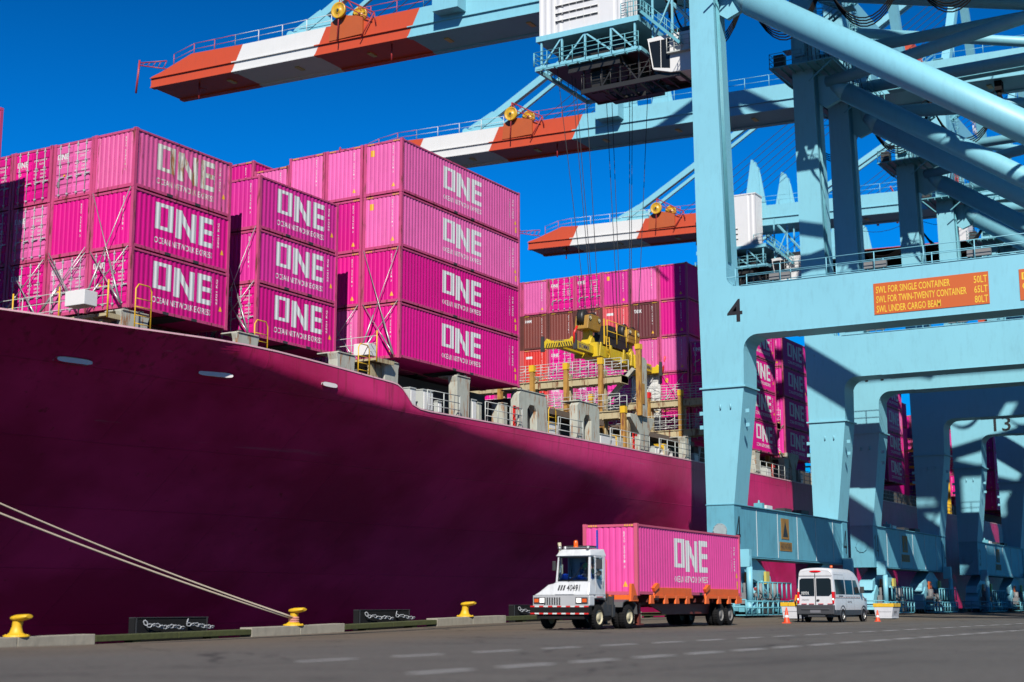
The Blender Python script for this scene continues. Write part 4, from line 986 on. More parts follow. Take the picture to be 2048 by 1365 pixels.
    B(m, 'warning_sign', [mat('faded_sign', (.34, .18, .03), .7, vary=.3, dirt=.5), PAINTK])
    if signs:
        for (ya, yb, za, zc, lines) in ((25.35, 18.45, 18.45, 20.4, (('SWL FOR SINGLE CONTAINER', '50LT'), ('SWL FOR TWIN-TWENTY CONTAINER', '65LT'), ('SWL UNDER CARGO BEAM', '80LT'))), (16.7, 12.0, 18.45, 20.3, (('DANGER', ''), ('OVERHEAD', '')))):
            m = MB(); m.box(X1-.02, X1+.018, yb, ya, za, zc)
            for i, (s_, v_) in enumerate(lines):
                zz = zc-.14-.50-.60*i
                P, w = text_polys(s_, .44, .012); w = {24: 4.5, 29: 5.45, 20: 3.9}.get(len(s_), 3.2)
                P, w = text_polys(s_, .44, .012, w); m.polys(shift(P, .15, zz), lambda u, v: (X1-.026, ya-u, v), 1)
                if v_: P, w = text_polys(v_, .44, .012, .78); m.polys(shift(P, 6.05, zz), lambda u, v: (X1-.026, ya-u, v), 1)
            B(m, 'load_sign' if ya > 20 else 'danger_sign', [SIGN_O, PAINTY])
    # bogies
    for bi, bx in enumerate((X1+.3, X2-5.5)):
        w = 7.2; g0 = L0.z
        m = MB()
        def tri(xa, xb, zt, zl, y0=35.3, y1=36.4):
            xm = (xa+xb)/2
            m.prism([(xa, zl), (xa+.9, zl), (xm, zl+.5), (xb-.9, zl), (xb, zl), (xb-.3, zl+.7), (xm+.5, zt), (xm-.5, zt), (xa+.3, zl+.7)], 'y', y0, y1)
        tri(bx+.2, bx+w, 3.95, 2.1); tri(bx, bx+3.4, 2.5, 1.0, 35.2, 36.5); tri(bx+3.9, bx+w+.3, 2.5, 1.0, 35.2, 36.5)
        for i in range(4): m.prism([(bx+i*1.95, .55), (bx+i*1.95+1.5, .55), (bx+i*1.95+1.3, 1.25), (bx+i*1.95+.2, 1.25)], 'y', 35.15, 36.55)
        B(m, 'bogie', [BLUE])
        m = MB()
        for i in range(4):
            for s in (.35, 1.15): m.lathe([(.02, -.12), (.3, -.12), (.34, -.09), (.30, 0), (.30, .1), (.02, .1)], (bx+i*1.95+s, 35.75, g0+.32), 'y', 14)
        B(m, 'rail_wheel', [DARK])
        m = MB()
        for i in range(3):
            x = bx+.9+i*2.4; m.box(x, x+.7, 34.5, 35.1, 1.0, 1.7); m.lathe([(.25, 0), (.25, .6), (.05, .62)], (x+.35, 34.8, 1.7), 'z', 10); m.box(x-.3, x+1.0, 34.7, 35.1, .5, .9, 1)
            for j in range(4): m.box(x-.02, x+.72, 34.48, 34.5, 1.05+j*.16, 1.1+j*.16, 1)
        B(m, 'drive_motor', [GREY, BLUE_D])
        m = MB(); y = 33.9
        rail(m, (bx-1.2, y, .35), (bx+w, y, .35), .8, .95, .05, 2); rail(m, (bx+1.2, y+.1, 1.35), (bx+w, y+.1, 1.35), 1.0, .9, .045, 1)
        rail(m, (bx-1.2, y, .35), (bx-1.2, y+2.5, .35), .9, .9, .045, 2)
        m.box(bx-1.2, bx+w, y, 34.6, .28, .34)
        B(m, 'guard_rail', [BLUE_D])
        m = MB(); x = bx+.55 if bi == 0 else bx+6.6
        m.tube((x, 34.3, 1.1), (x, 34.3, 3.3), .2, 12); m.tube((x, 34.3, .4), (x, 34.3, 1.1), .33, 12); m.box(x-.22, x+.22, 34.2, 34.9, 3.3, 4.4); m.tube((x-.1, 34.3, 3.3), (x-.1, 34.3, 4.0), .12, 8)
        B(m, 'buffer_column', [BLUE])
        m = MB(); m.box(bx+1.75, bx+2.5, 34.98, 35.12, 2.1, 3.0); 
        for i, s_ in enumerate(('BEYOND', 'LABEL')):
            P, ww = text_polys(s_, .24, .012, .62); m.polys(shift(P, bx+1.81, 2.62-i*.40), lambda u, v: (u, 34.97, v), 1)
        B(m, 'warning_sign', [SIGN_O, PAINTK])
        m = MB(); m.box(bx+5.3, bx+5.9, 34.98, 35.15, 2.3, 3.1, 0); m.box(bx+3.4, bx+4.2, 35.0, 35.15, 1.85, 2.05, 1); B(m, 'number_plate', [mat('plate_yellow', (.6, .5, .1), .5), mat('plate_red', (.4, .05, .05), .5)])
        m = MB()
        for i in range(7):
            x = bx+random.uniform(0, w); m.path([(x, 34.7, 1.9), (x+.2, 34.5, 1.5), (x+.1, 34.6, .7)], .035, 5)
            m.box(x+.3, x+.6, 34.5, 34.8, .4, .4+random.uniform(.3, 1.1), i % 3)
        B(m, 'bogie_equipment', [DARK, BLUE_D, BLUE])
    # plan bracing at node level
    for X, r_ in ((X1+1.1, .55), (X2+1.1, .48)):
        m = MB(); m.tube((X, 34.6, 42.1), (c, 5, 42.1), r_, 18); B(m, 'plan_brace', [BLUE])
        m = MB(); m.tube((X, 34.6, 44.4), (X, 5, 44.4), r_*.95, 18); B(m, 'tie_tube', [BLUE])
    for y, z, s in ((36.4, 52.6, 2.4), (5, 46.0, 1.2), (5, 52.6, 2.2)):
        m = MB(); m.box(X1+2, X2+.1, y-.7, y+.7, z-s/2, z+s/2); B(m, 'cross_beam', [BLUE])
    for z_ in (47.2,):
        for X in (X1+1.1, X2+1.1):
            m = MB(); m.tube((X, 35, 49.5), (X, 14, z_-3.2), .42, 16); B(m, 'knee_brace', [BLUE])
    m = MB(); m.box(c-4.3, c-3.3, 8, 34, zb(20)-.05, zb(20)); rail(m, (c-4.25, 8, zb(20)), (c-4.25, 34, zb(20)), 1.1, 1.9, .03)
    for y in range(9, 34, 4): m.bar((c-4.3, y, zb(20)-.05), (c-2.2, y, zb(20)+1), .08)
    B(m, 'side_walkway', [BLUE_D])
    # hangers of the girder
    m = MB()
    for y in (36.4, 5):
        for x in (c-2.6, c+2.6): m.bar((x, y, 51.5), (x, y, zb(y)+2.0), .5)
    B(m, 'girder_hanger', [BLUE])
    # A-frame and stays
    m = MB(); ap = Vector((c, 36, 74))
    for x in (X1+1, X2+1): m.bar((x, 36.4, 53.8), ap, .9)
    m.bar((c, 5, 53.5), ap, .8); B(m, 'a_frame', [BLUE])
    m = MB()
    for yy in (77.5,):
        m.bar((c-1.3, yy+2, zb(yy)+2.4), (c-.4, 37, 73.5), .55, .7); m.bar((c+1.3, yy+2, zb(yy)+2.4), (c+.4, 37, 73.5), .3, .4)
    m.prism([(74.2, zb(74)+2.2), (80.5, zb(80)+2.2), (79.6, zb(80)+3.2), (76.8, zb(74)+4.6)], 'x', c-1.45, c-1.15)
    m.tube((c-1.6, 80.1, zb(80)+2.7), (c-.9, 80.1, zb(80)+2.7), .35, 12)
    B(m, 'forestay', [BLUE])
    m = MB()
    for i in range(7): 
        q = i*.55
        m.tube((c-.9+i*.3, 72-q*2.2, zb(70)+2.4), (c-.3+.1*i, 37, 71.5-q*1.3), .035, 5, caps=False)
    B(m, 'wire_rope', [CABLE])
    # boom and girder
    x0, x1 = c-2.2, c+2.2
    segs = [(tip, 86.2, 0), (86.2, 76.7, 1), (76.7, 66.8, 0), (66.8, 36, 2), (36, -16, 2)]
    m = MB(); m2 = MB()
    for a, b, k in segs:
        sl0 = 0 if a == tip else 1.2; sl1 = 1.2 if b > 36 else 0
        za, z2 = zb(a), zb(b); h = 2.35
        if a == tip:
            poly = [(a, za), (b, z2), (b-sl1, z2+h), (a-5, za+h), (a-1.2, za+1.25), (a, za+1.0)]
        else: poly = [(a, za), (b, z2), (b-sl1, z2+h), (a-sl0, za+h)]
        m.prism(poly, 'x', x0, x1, k)
        m2.hexa([(x0-.16, a, za+.78), (x0-.003, a, za+.78), (x0-.003, b, z2+.78), (x0-.16, b, z2+.78), (x0-.16, a, za+.86), (x0-.003, a, za+.86), (x0-.003, b, z2+.86), (x0-.16, b, z2+.86)], k)
        m2.hexa([(x0-.10, a, za-.12), (x0+.5, a, za-.12), (x0+.5, b, z2-.12), (x0-.10, b, z2-.12), (x0-.10, a, za-.003), (x0+.5, a, za-.003), (x0+.5, b, z2-.003), (x0-.10, b, z2-.003)], k)
        m2.hexa([(x1-.5, a, za-.12), (x1+.10, a, za-.12), (x1+.10, b, z2-.12), (x1-.5, b, z2-.12), (x1-.5, a, za-.003), (x1+.1, a, za-.003), (x1+.1, b, z2-.003), (x1-.5, b, z2-.003)], k)
    B(m, 'boom', [RED, WHITE, BLUE]); B(m2, 'trolley_rail', [RED, WHITE, BLUE])
    m = MB()
    for a, b, k in ((93.5, 86, 0), (86, 75, 1), (73.5, 65.3, 0), (65.3, 36, 2), (36, 6, 2)):
        if a > tip-1: a = tip-2.5
        for x in (x0+.1, x1-.1):
            n = max(2, int((a-b)/2.4)); 
            for i in range(n+1):
                y = a+(b-a)*i/n; z = zb(y)+2.35-(max(0, y-(tip-5))*.28); m.tube((x, y, z), (x, y, z+1.15), .035, 5, k)
                if i < n:
                    y2 = a+(b-a)*(i+1)/n; zz = zb(y2)+2.35-(max(0, y2-(tip-5))*.28)
                    m.tube((x, y, z+1.15), (x, y2, zz+1.15), .028, 5, k); m.tube((x, y, z+.6), (x, y2, zz+.6), .024, 5, k)
    B(m, 'railing', [RED, WHITE, BLUE])
    # tip outrigger, swing rods, inspection frames
    m = MB(); y = tip; z = zb(tip)
    def truss(a, b, w):
        a = Vector(a); b = Vector(b); o = Vector((0, 0, w))
        m.tube(a, b, .06, 5); m.tube(a+o, b+o*.3, .06, 5)
        for i in range(5): m.tube(a.lerp(b, i/5)+o*(1-.14*i), a.lerp(b, (i+.6)/5), .04, 4)
    truss((x0+.3, y-1.6, z+1.6), (x0-.7, y+.9, z+2.1), .8); m.tube((x0-.7, y+.9, z+2.6), (x0-.7, y+1.2, z-.6), .10, 6)
    m.tube((x0+1.2, tip-5, z), (x0+1.2, tip-5, z-1.7), .09, 6); m.tube((x0+1.2, tip-5, z-.6), (x0+2.2, tip-5, z-.5), .07, 6)
    m.tube((x0+.8, 69, zb(69)), (x0+.8, 69, zb(69)-1.5), .08, 6)
    for yy in (73.6,):
        zt = zb(yy)+4.6
        m.tube((x0-.6, yy, zt), (x0-.6, yy+.2, zb(yy)+.6), .06, 5); m.tube((x0-.6, yy, zt), (x0-.2, yy-3.4, zb(yy)+2.6), .06, 5); m.tube((x0-.6, yy, zt-.6), (x0-.2, yy-3.2, zb(yy)+2.0), .05, 5)
        m.tube((x0-.2, yy-3.4, zb(yy)+2.6), (x0-.3, yy-2, zb(yy)+.4), .06, 5); m.tube((x0-.2, yy-3.4, zb(yy)+2.6), (x0-.2, yy-3.6, zb(yy)+1.6), .06, 5)
        for i in range(4): m.tube((x0-.6+.1*i, yy-i*.85, zt-.5*i), (x0-.6+.1*i, yy-.5-i*.85, zt-.9-.4*i), .04, 4)
    B(m, 'tip_frame', [mat('frame_red', (.42, .03, .03), .5)])
    m = MB(); yy = 76.2; z = zb(yy)+2.35
    m.prism([(71.4, z-1.5), (75.0, z-1.5), (74.8, z+.2), (73.8, z+.7), (71.4, z+.1)], 'x', x0-.22, x0-.01)
    B(m, 'sheave_bracket', [mat('bracket_orange', (.50, .10, .02), .5)])
    m = MB()
    for k, (yy, dx) in enumerate(((73.7, -.9), (72.2, .9))):
        m.lathe([(.05, -.18), (.25, -.18), (.3, -.1), (.62, -.1), (.72, -.22), (.72, .1), (.1, .12)], (x0+dx*.6, yy, z+.95-k*.35), 'x', 22)
        m.tube((x0+dx*.6-.25, yy, z+.95-k*.35), (x0+dx*.6-.2, yy, z+.95-k*.35), .12, 8, 1)
    B(m, 'sheave', [mat('sheave_yellow', (.68, .40, .02), .4, dirt=.5), DARK])
    m = MB()
    for yy in range(40, 94, 8): m.box(x0+1.6, x0+2.6, yy-.2, yy+.2, zb(yy)-.1, zb(yy)-.02)
    for yy in range(8, 34, 9): m.box(x0+1.6, x0+2.6, yy-.2, yy+.2, zb(yy)-.1, zb(yy)-.02)
    B(m, 'boom_lamp', [mat('lamp_amber', (.7, .55, .15), .4)])
    # mast plates and hoist box on the boom
    m = MB()
    for (yy, x, hh) in ((61.6, x0+.5, 6.4), (59.0, x1-.6, 5.4)):
        z = zb(yy)+2.0; m.prism([(yy+1.0, z), (yy-1.2, z), (yy-1.0, z+hh*.84), (yy-.75, z+hh*.86), (yy-.65, z+hh*.95), (yy-.4, z+hh*.93), (yy-.3, z+hh), (yy-.1, z+hh)], 'x', x, x+.5)
        m.prism([(yy-1.2, z), (yy-1.9, z), (yy-1.2, z+hh*.7), (yy-1.0, z+hh*.8)], 'x', x+.2, x+.3)
    m.prism([(63.5, zb(63)+1.2), (61, zb(61)+1.2), (61, zb(61)+2.9), (63.5, zb(63)+2.9)], 'x', x0-1.3, x0-.01)
    B(m, 'mast_plate', [BLUE])
    # festoon cables under the girder
    m = MB(); ys = [43, 37, 31, 25, 19, 13, 8] if px is None else px
    for a, b in zip(ys[:-1], ys[1:]):
        for s in range(4):
            pts = []
            for i in range(13):
                t = i/12; y = a+(b-a)*t; dr = 4.0+s*.18; ww = (4*t*(1-t))**.8; pts.append((x0+.9+s*.1, y, zb(y)-.9-dr*ww))
            m.path(pts, .055, 5)
        m.path([(x0+.6, a+(b-a)*t/8, zb(a)-.9-1.3*4*t/8*(1-t/8)) for t in range(9)], .03, 5)
        m.box(x0+.5, x0+1.4, a-.3, a+.3, zb(a)-1.0, zb(a)-.1)
        m.tube((x0+.9, a, zb(a)-2.2), (x0+.9, a, zb(a)-.9), .22, 8)
    B(m, 'festoon_cable', [BLACK])
    if full:
        m = MB()
        yo = 0 if num == '4' else -24
        for y in (10, 16, 22, 28, 33): m.box(c-5.5, c+5.5, y+yo-.2, y+yo+.2, zb(y+yo)+2.36, zb(33)+3.2)
        m.box(c-6, c+6, 9.5+yo, 33.6+yo, zb(33)+3.2, zb(33)+3.5); m.box(c-5.5, c+5.5, 10+yo, 33+yo, zb(33)+3.5, zb(33)+10)
        for i in range(24): m.box(c-5.56, c-5.5, 10.3+yo+i*.95, 10.6+yo+i*.95, zb(33)+3.6, zb(33)+9.9)
        B(m, 'machinery_house', [WHITE])
    return root, c, zb, B
cr4, c4, zb4, B4 = crane(87.2, 107.9, '4', 0.25, 'light blue gantry crane marked 4, nearest the camera, its boom highest over the ship', signs=True, tip=96.2)
cr14, c14, zb14, B14 = crane(116.8, 137.4, '14', -.35, 'light blue gantry crane marked 14, second from the camera, its boom in the middle', tip=94.8)
cr13, c13, zb13, B13 = crane(152.4, 173.2, '13', -2.0, 'light blue gantry crane marked 13, third from the camera, its boom lowest', tip=92.4, px=[50, 42, 34, 26, 18, 10])
cr5, c5, zb5, B5 = crane(184, 205, '5', -1.0, 'farthest light blue gantry crane, partly cut off by the right picture edge', tip=38)
# raised red and white boom of a far crane
t = thing('raised_boom', 'raised red and white crane boom far behind the blue tubes at upper right', 'crane boom', (214, 40, 40))
m = MB()
for a, b, k in ((22, 34, 0), (34, 40, 1), (40, 52, 0), (52, 60, 1), (60, 66, 0)):
    m.hexa([(c_+a*-.05, d_+a*.22, a-22) for c_, d_ in ((-3, -1.2), (3, -1.2), (3, 1.2), (-3, 1.2))]+[(c_+b*-.05, d_+b*.22, b-22) for c_, d_ in ((-3, -1.2), (3, -1.2), (3, 1.2), (-3, 1.2))], k)
m.build('boom_body', [RED, WHITE], t)
m = MB()
for i in range(18): rail(m, (-4.3-i*.1, -6+4.8+i*.44, i*2), (-1.3, -6+4.8+i*.44, i*2), 1.1, 1.2, .06, 2)
m.build('boom_ladder', [WHITE], t)

# ------------------------------------------------------------------ trolley with machinery house, cabin, ropes
def trolley(c, zr, Y, label, name='crane_trolley', rope_len=20.5, ropes=True):
    """Y: sea-side edge of the house; zr: boom underside"""
    t = thing(name, label, 'trolley', (c, Y-4, zr)); O = Vector((c, Y-4, zr))
    def B(m, n, mats, par=None, **k):
        m.v = [(x-O.x, y-O.y, z-O.z) for x, y, z in m.v]; return m.build(n, mats, par or t, **k)
    xa = c-4.6; xb = c-2.45; zl = zr-3.0; zt = zr+3.2
    m = MB()
    st = strips(Y-(Y-7.4), .55, .05)
    for a, b, da, db in st:
        if 2.0 < a < 6.2: da = db = 0
        m.add([(xa+da, Y-a, zl), (xa+db, Y-b, zl), (xa+db, Y-b, zt), (xa+da, Y-a, zt)], [(0, 1, 2, 3)])
    for a, b, da, db in strips(xb-xa, .4, .05):
        for yy, s in ((Y, -1), (Y-7.4, 1)): m.add([(xa+a, yy+s*da, zl), (xa+b, yy+s*db, zl), (xa+b, yy+s*db, zt), (xa+a, yy+s*da, zt)], [(0, 1, 2, 3)])
    m.box(xb-.02, xb, Y-7.4, Y, zl, zt); m.box(xa-.05, xb+.05, Y-7.45, Y+.05, zt, zt+.15); m.box(xa+.06, xb, Y-7.35, Y-.06, zl, zl+.08)
    h = B(m, 'machinery_house', [mat('house_white', (.74, .75, .76), .5, vary=.03, dirt=.12)])
    m = MB()
    for k in range(3):
        for j in range(6):
            y = Y-1.45-j*.62; z = zl+.95+k*.62; m.prism([(xa-.14, z), (xa-.002, z+.12), (xa-.002, z), (xa-.10, z-.02)], 'y', y-.56, y); m.box(xa-.02, xa-.001, y-.56, y, z-.14, z-.02, 1)
    for j in range(4): m.box(xa-.03, xa-.001, Y-1.45-j*1.24, Y-1.42-j*1.24, zl-.1, zl+2.5, 0)
    B(m, 'louvre', [WHITE, GREY], h)
    # floor frame and truss
    zf = zl-.45; zd = zl-2.6; ye = Y-8.6
    m = MB(); m.box(xa-.2, c+4.2, ye, Y+.2, zf, zl-.02); B(m, 'floor_frame', [BLUE])
    m = MB(); ys = [Y-.2, Y-2.0, Y-4.0, Y-6.2, Y-8.2]
    for x in (xa, c+4.0):
        m.bar((x, Y+.3, zd), (x, ye, zd), .22, .34)
        for y in ys: m.bar((x, y, zd), (x, y, zf), .14)
        m.bar((x, ys[0], zd), (x, ys[1]+.05, zf), .12); m.bar((x, ys[1]-.05, zd), (x, ys[2], zf), .12); m.bar((x, ys[2], zf), (x, ys[3]-.4, zd), .12); m.bar((x, ys[3], zf), (x, ys[4], zd), .12)
    m.bar((xa, Y+.3, zd), (c+4, Y+.3, zd), .2, .3); m.bar((xa, ye, zd), (c+4, ye, zd), .2, .3)
    B(m, 'truss', [BLUE])
    m = MB(); rail(m, (xa-.3, Y+.3, zd+.15), (xa-.3, ye, zd+.15), 1.1, 1.1, .03); rail(m, (xa-.3, Y+.35, zd+.15), (c+3, Y+.35, zd+.15), 1.1, 1.1, .03)
    rail(m, (xa-.1, ye+1.5, zl), (xa-.1, ye-.1, zl), 1.2, .5, .03); rail(m, (xa-.1, ye-.1, zl), (c-2.5, ye-.1, zl), 1.2, .5, .03)
    for i in range(9): m.box(xa-.55, xa-.1, ye+i*1.0, ye+.08+i*1.0, zd-.30, zd-.15)
    m.bar((xa-.55, ye, zd-.25), (xa-.55, Y, zd-.25), .06); 
    B(m, 'railing', [BLUE_D])
    m = MB(); m.box(xa+.4, c+3.8, ye+.3, Y-.3, zd+.1, zd+.35); m.box(xa+1.2, c+3, Y-6.8, Y-1.0, zd+.35, zd+1.7)
    for i in range(4): m.lathe([(.5, -.6), (.5, .6), (.1, .62)], (c-2.8, Y-2.0-i*1.5, zd+1.0), 'x', 14)
    m.box(xa+.2, c+3.8, Y-6.8, Y-2.4, zd-.75, zd-.05)
    B(m, 'hoist_machinery', [GREASE])
    # low dark frame below
    zz = zd-2.5; m = MB(); fa, fb = xa+.5, xa+3.2
    for x in (fa, fb): m.bar((x, Y-3.4, zz+.15), (x, Y-11.6, zz+.15), .2, .35)
    for i in range(8): m.bar((fa, Y-3.5-i*1.15, zz+.1), (fb, Y-3.5-i*1.15, zz+.1), .12, .2)
    m.box(fa, fb, Y-5.2, Y-3.4, zz+.05, zz+.2)
    for x in (fa, fb):
        for i in range(6): m.bar((x, Y-3.6-i*1.55, zz), (x, Y-3.6-i*1.55, zd), .09)
        for i in range(0, 5, 2): m.bar((x, Y-5.15-i*1.5, zz+.3), (x, Y-6.6-i*1.5, zd-.1), .1); m.bar((x, Y-8.1-i*1.2, zz+.3), (x, Y-6.6-i*1.2, zd-.1), .1)
        rail(m, (x, Y-3.4, zz+.35), (x, Y-11.6, zz+.35), 1.2, .8, .035)
    m.prism([(Y-4.1, zz), (Y-5.0, zz), (Y-5.4, zd-.2), (Y-3.9, zd-.2)], 'x', fa+.4, fa+1.3); m.prism([(Y-9.6, zz+.3), (Y-11.2, zz+.3), (Y-10.9, zz+1.3), (Y-9.4, zz+1.6)], 'x', fa, fb)
    B(m, 'lower_frame', [GREASE])
    # stairs down to the cabin
    m = MB(); a = Vector((xa-.2, Y-8.8, zl+.2)); b = Vector((xa-.2, Y-11.9, zd-.3))
    for dx in (0, .8):
        m.bar(a+Vector((dx, 0, 0)), b+Vector((dx, 0, 0)), .08, .22)
        for k in (1.0, .5): m.tube(a+Vector((dx, 0, k)), b+Vector((dx, 0, k)), .03, 5)
        for i in range(7): p = a.lerp(b, i/6); m.tube(p+Vector((dx, 0, 0)), p+Vector((dx, 0, 1.0)), .03, 5)
    for i in range(14): p = a.lerp(b, i/13); m.box(p.x, p.x+.8, p.y-.12, p.y+.12, p.z, p.z+.03)
    B(m, 'stairway', [BLUE_D])
    m = MB(); m.bar((c-2, Y-9, zr-.1), (xa+.6, Y-13.0, zd+1.0), .2); m.bar((xa+.6, Y-11, zr-1.0), (xa+.6, Y-11, zd+.9), .14); m.bar((xa+.6, Y-9.4, zr), (xa+.6, Y-9.4, zd), .14); m.bar((xa+.6, Y-9.4, zd+.6), (xa+.6, Y-11.2, zr-1.3), .12)
    m.bar((xa+3, Y-11, zr), (xa+3, Y-11, zd+.9), .14)
    B(m, 'cabin_hanger', [BLUE])
    ca = zd-2.4; m = MB(); m.prism([(Y-10.9, ca+.15), (Y-10.9, ca+3.1), (Y-13.1, ca+3.1), (Y-13.1, ca)], 'x', xa+.2, xa+2.4)
    m.prism([(Y-9.2, ca+2.75), (Y-9.1, ca+3.05), (Y-10.9, ca+3.12), (Y-10.9, ca+2.75)], 'x', xa+.15, xa+2.45); m.prism([(Y-9.6, ca+.55), (Y-9.45, ca+.75), (Y-10.9, ca+.45), (Y-10.9, ca+.15)], 'x', xa+.15, xa+2.45)
    for x in (xa+.17, xa+2.38): m.bar((x, Y-9.55, ca+.7), (x, Y-9.2, ca+2.9), .08); m.bar((x, Y-10.2, ca+.55), (x, Y-10.2, ca+2.9), .05)
    cb = B(m, 'operator_cabin', [WHITE], bevel=.03)
    m = MB(); m.prism([(Y-9.6, ca+.72), (Y-9.28, ca+2.76), (Y-10.88, ca+2.76), (Y-10.88, ca+.46)], 'x', xa+.21, xa+2.36)
    B(m, 'window', [GLASSD], cb)
    m = MB(); rail(m, (xa-.1, Y-10.8, ca+1.6), (xa-.1, Y-13.2, ca+1.6), 1.1, .6, .03); m.box(xa-.15, xa+.2, Y-13.2, Y-10.8, ca+1.5, ca+1.6); B(m, 'cabin_rail', [GREYR], cb)
    m = MB(); m.box(xa+2.6, xa+4.3, Y-12.6, Y-9.8, ca+.4, ca+2.4); m.box(xa+.6, xa+2.2, Y-14.0, Y-13.1, ca+.3, ca+2.6); m.box(xa+.8, xa+2, Y-12.4, Y-10.6, ca+3.1, ca+3.7); B(m, 'electrics_box', [GREASE])
    if ropes:
        m = MB()
        for dx, yy in ((-3.6, Y-1.0), (-3.4, Y-2.1), (-3.3, Y-2.35), (-3.0, Y-3.1), (1.8, Y-2.5), (2.0, Y-2.9), (2.5, Y-4.3), (2.6, Y-4.5), (3.0, Y-5.7)):
            m.tube((c+dx, yy, zd+.3), (c+dx*.75, Y-3.9+(yy-Y+3.3)*.35, zr-rope_len-6.2), .026, 5, caps=False)
        B(m, 'hoist_rope', [CABLE])
    return t
trolley(c4, 47.4, 52.7, 'white machinery house trolley with blue truss and cabin hanging under the highest boom')
trolley(c13, 45.8, 67.4, 'small white machinery house trolley with blue stairs hanging under the lowest boom', ropes=False)
# ------------------------------------------------------------------ spreader
sp = thing('container_spreader', 'oily yellow container spreader hanging on wire ropes in front of the brown containers', 'spreader', (96.2, 48.3, 18.7))
def SB(m, n, mats, **k): return m.build(n, mats, sp, **k)
L = 7.1
m = MB()
m.box(-3.1, 3.1, -.85, .85, 0, .85); m.box(-L+.5, -3.1, -.65, -.2, .1, .7); m.box(-L+.5, -3.1, .2, .65, .1, .7); m.box(3.1, L-.5, -.65, -.2, .1, .7); m.box(3.1, L-.5, .2, .65, .1, .7)
for x in (-2.6, -1.0, 1.2, 2.6): m.prism([(x-.3, .0), (x+.3, .0), (x+.12, 1.05), (x-.12, 1.05)], 'y', -.93, -.86); m.prism([(x-.3, 0), (x+.3, 0), (x+.12, 1.05), (x-.12, 1.05)], 'y', .86, .93)
m.box(-3.3, -3.0, -.95, .95, -.1, .95); m.box(3.0, 3.3, -.95, .95, -.1, .95)
SB(m, 'main_beam', [YELLOWS], bevel=.03)
for s in (-1, 1):
    m = MB(); m.prism([(-1.22, .05), (1.22, .05), (1.25, .45), (1.0, .75), (.8, .55), (-.8, .55), (-1.0, .75), (-1.25, .45)], 'x', s*L-.25, s*L+.25); SB(m, 'end_beam', [YELLOWS], bevel=.03)
m = MB()
for x0_ in (1.3, -L-.252):
    if x0_ > 0:
        for i in range(7): z = .0+i*.12; m.add([(x0_, -.862, z), (x0_+.9, -.862, z+.0), (x0_+.9, -.862, z+.05), (x0_, -.862, z+.05)], [(0, 1, 2, 3)])
        m.v = [(x, y, z+(x-x0_)*-.35+.15) for x, y, z in m.v]
    else:
        o = len(m.v)
        for i in range(12): y = -1.1+i*.19; m.add([(x0_, y, .08), (x0_, y+.09, .08), (x0_, y+.2 if i < 6 else y-.02, .38), (x0_, y+.11 if i < 6 else y-.11, .38)], [(0, 1, 2, 3)])
SB(m, 'hazard_stripes', [PAINTK])
m = MB()
for (x, y) in ((-L, -1.3), (-L, 1.3), (L, -1.3), (L, 1.3)):
    m.prism([(y-.14, -.2), (y+.14, -.2), (y+.1, .9), (y-.1, .9)], 'x', x-.35, x-.2); 
for s in (-1, 1): m.path([(s*(L+.25), -1.2, .1), (s*(L+.45), -1.3, .9), (s*(L+.25), -1.45, 1.4)], .09, 6, 1)
SB(m, 'flipper', [DARK, REDP])
for x in (-3.0, 3.6):
    m = MB(); m.prism([(x-1.0, 1.9), (x-.8, 2.9), (x-.3, 3.05), (x+.9, 3.05), (x+1.2, 2.5), (x+.9, 1.9)], 'y', -.55, .55); m.box(x-.2, x+.3, -.3, .3, .85, 1.95, 1)
    m.prism([(x-.4, .85), (x+.6, .85), (x+.3, 1.4), (x-.1, 1.4)], 'y', -.4, .4, 1); SB(m, 'head_block', [OCHRE, YELLOWS], bevel=.04)
    m = MB()
    for dx in (-.7, .7):
        m.lathe([(.1, -.2), (.62, -.2), (.55, -.1), (.62, 0), (.55, .1), (.62, .2), (.1, .2)], (x+dx, 0, 2.75), 'y', 18, 0)
        m.lathe([(.18, -.62), (.14, -.56), (.02, -.66)], (x+dx, 0, 2.75), 'y', 10, 1)
    SB(m, 'sheave', [GREASE, CREAM])
m = MB(); m.box(-1.6, 2.6, -.6, .6, 1.1, 1.8); m.box(-.9, .2, -.7, .5, 1.8, 2.6, 0); m.lathe([(.6, -.4), (.6, .4), (.1, .4)], (.9, 0, 1.9), 'y', 14); m.box(1.5, 2.5, -.5, .5, 1.8, 2.3); SB(m, 'power_unit', [GREASE])
m = MB(); rail(m, (-1.4, -.8, 1.3), (3.4, -.8, 1.3), 1.6, 1.6, .03, 2)
for s in (-.7, -.2): m.tube((-1.0+s, -.95, -.1), (-1.2+s, -.95, 1.6), .03, 5)
for i in range(6): m.tube((-1.7, -.95, .1+i*.28), (-1.25, -.95, .1+i*.28), .02, 5)
m.box(-2.0, -1.95, -.9, -.8, 1.0, 2.9); SB(m, 'ladder', [YELLOW])
m = MB()
for x in (-5.6, 5.0):
    P, w = text_polys('BROMMA', .36, .015, 1.6); m.polys(shift(P, x, .22), lambda u, v: (u, -.655, v))
P, w = text_polys('BROMMA', .10, .01, .8); m.polys(shift(P, -.4, .46), lambda u, v: (-L-.255, -u, v))
SB(m, 'lettering', [mat('dark_blue_letters', (.03, .03, .16), .5)])
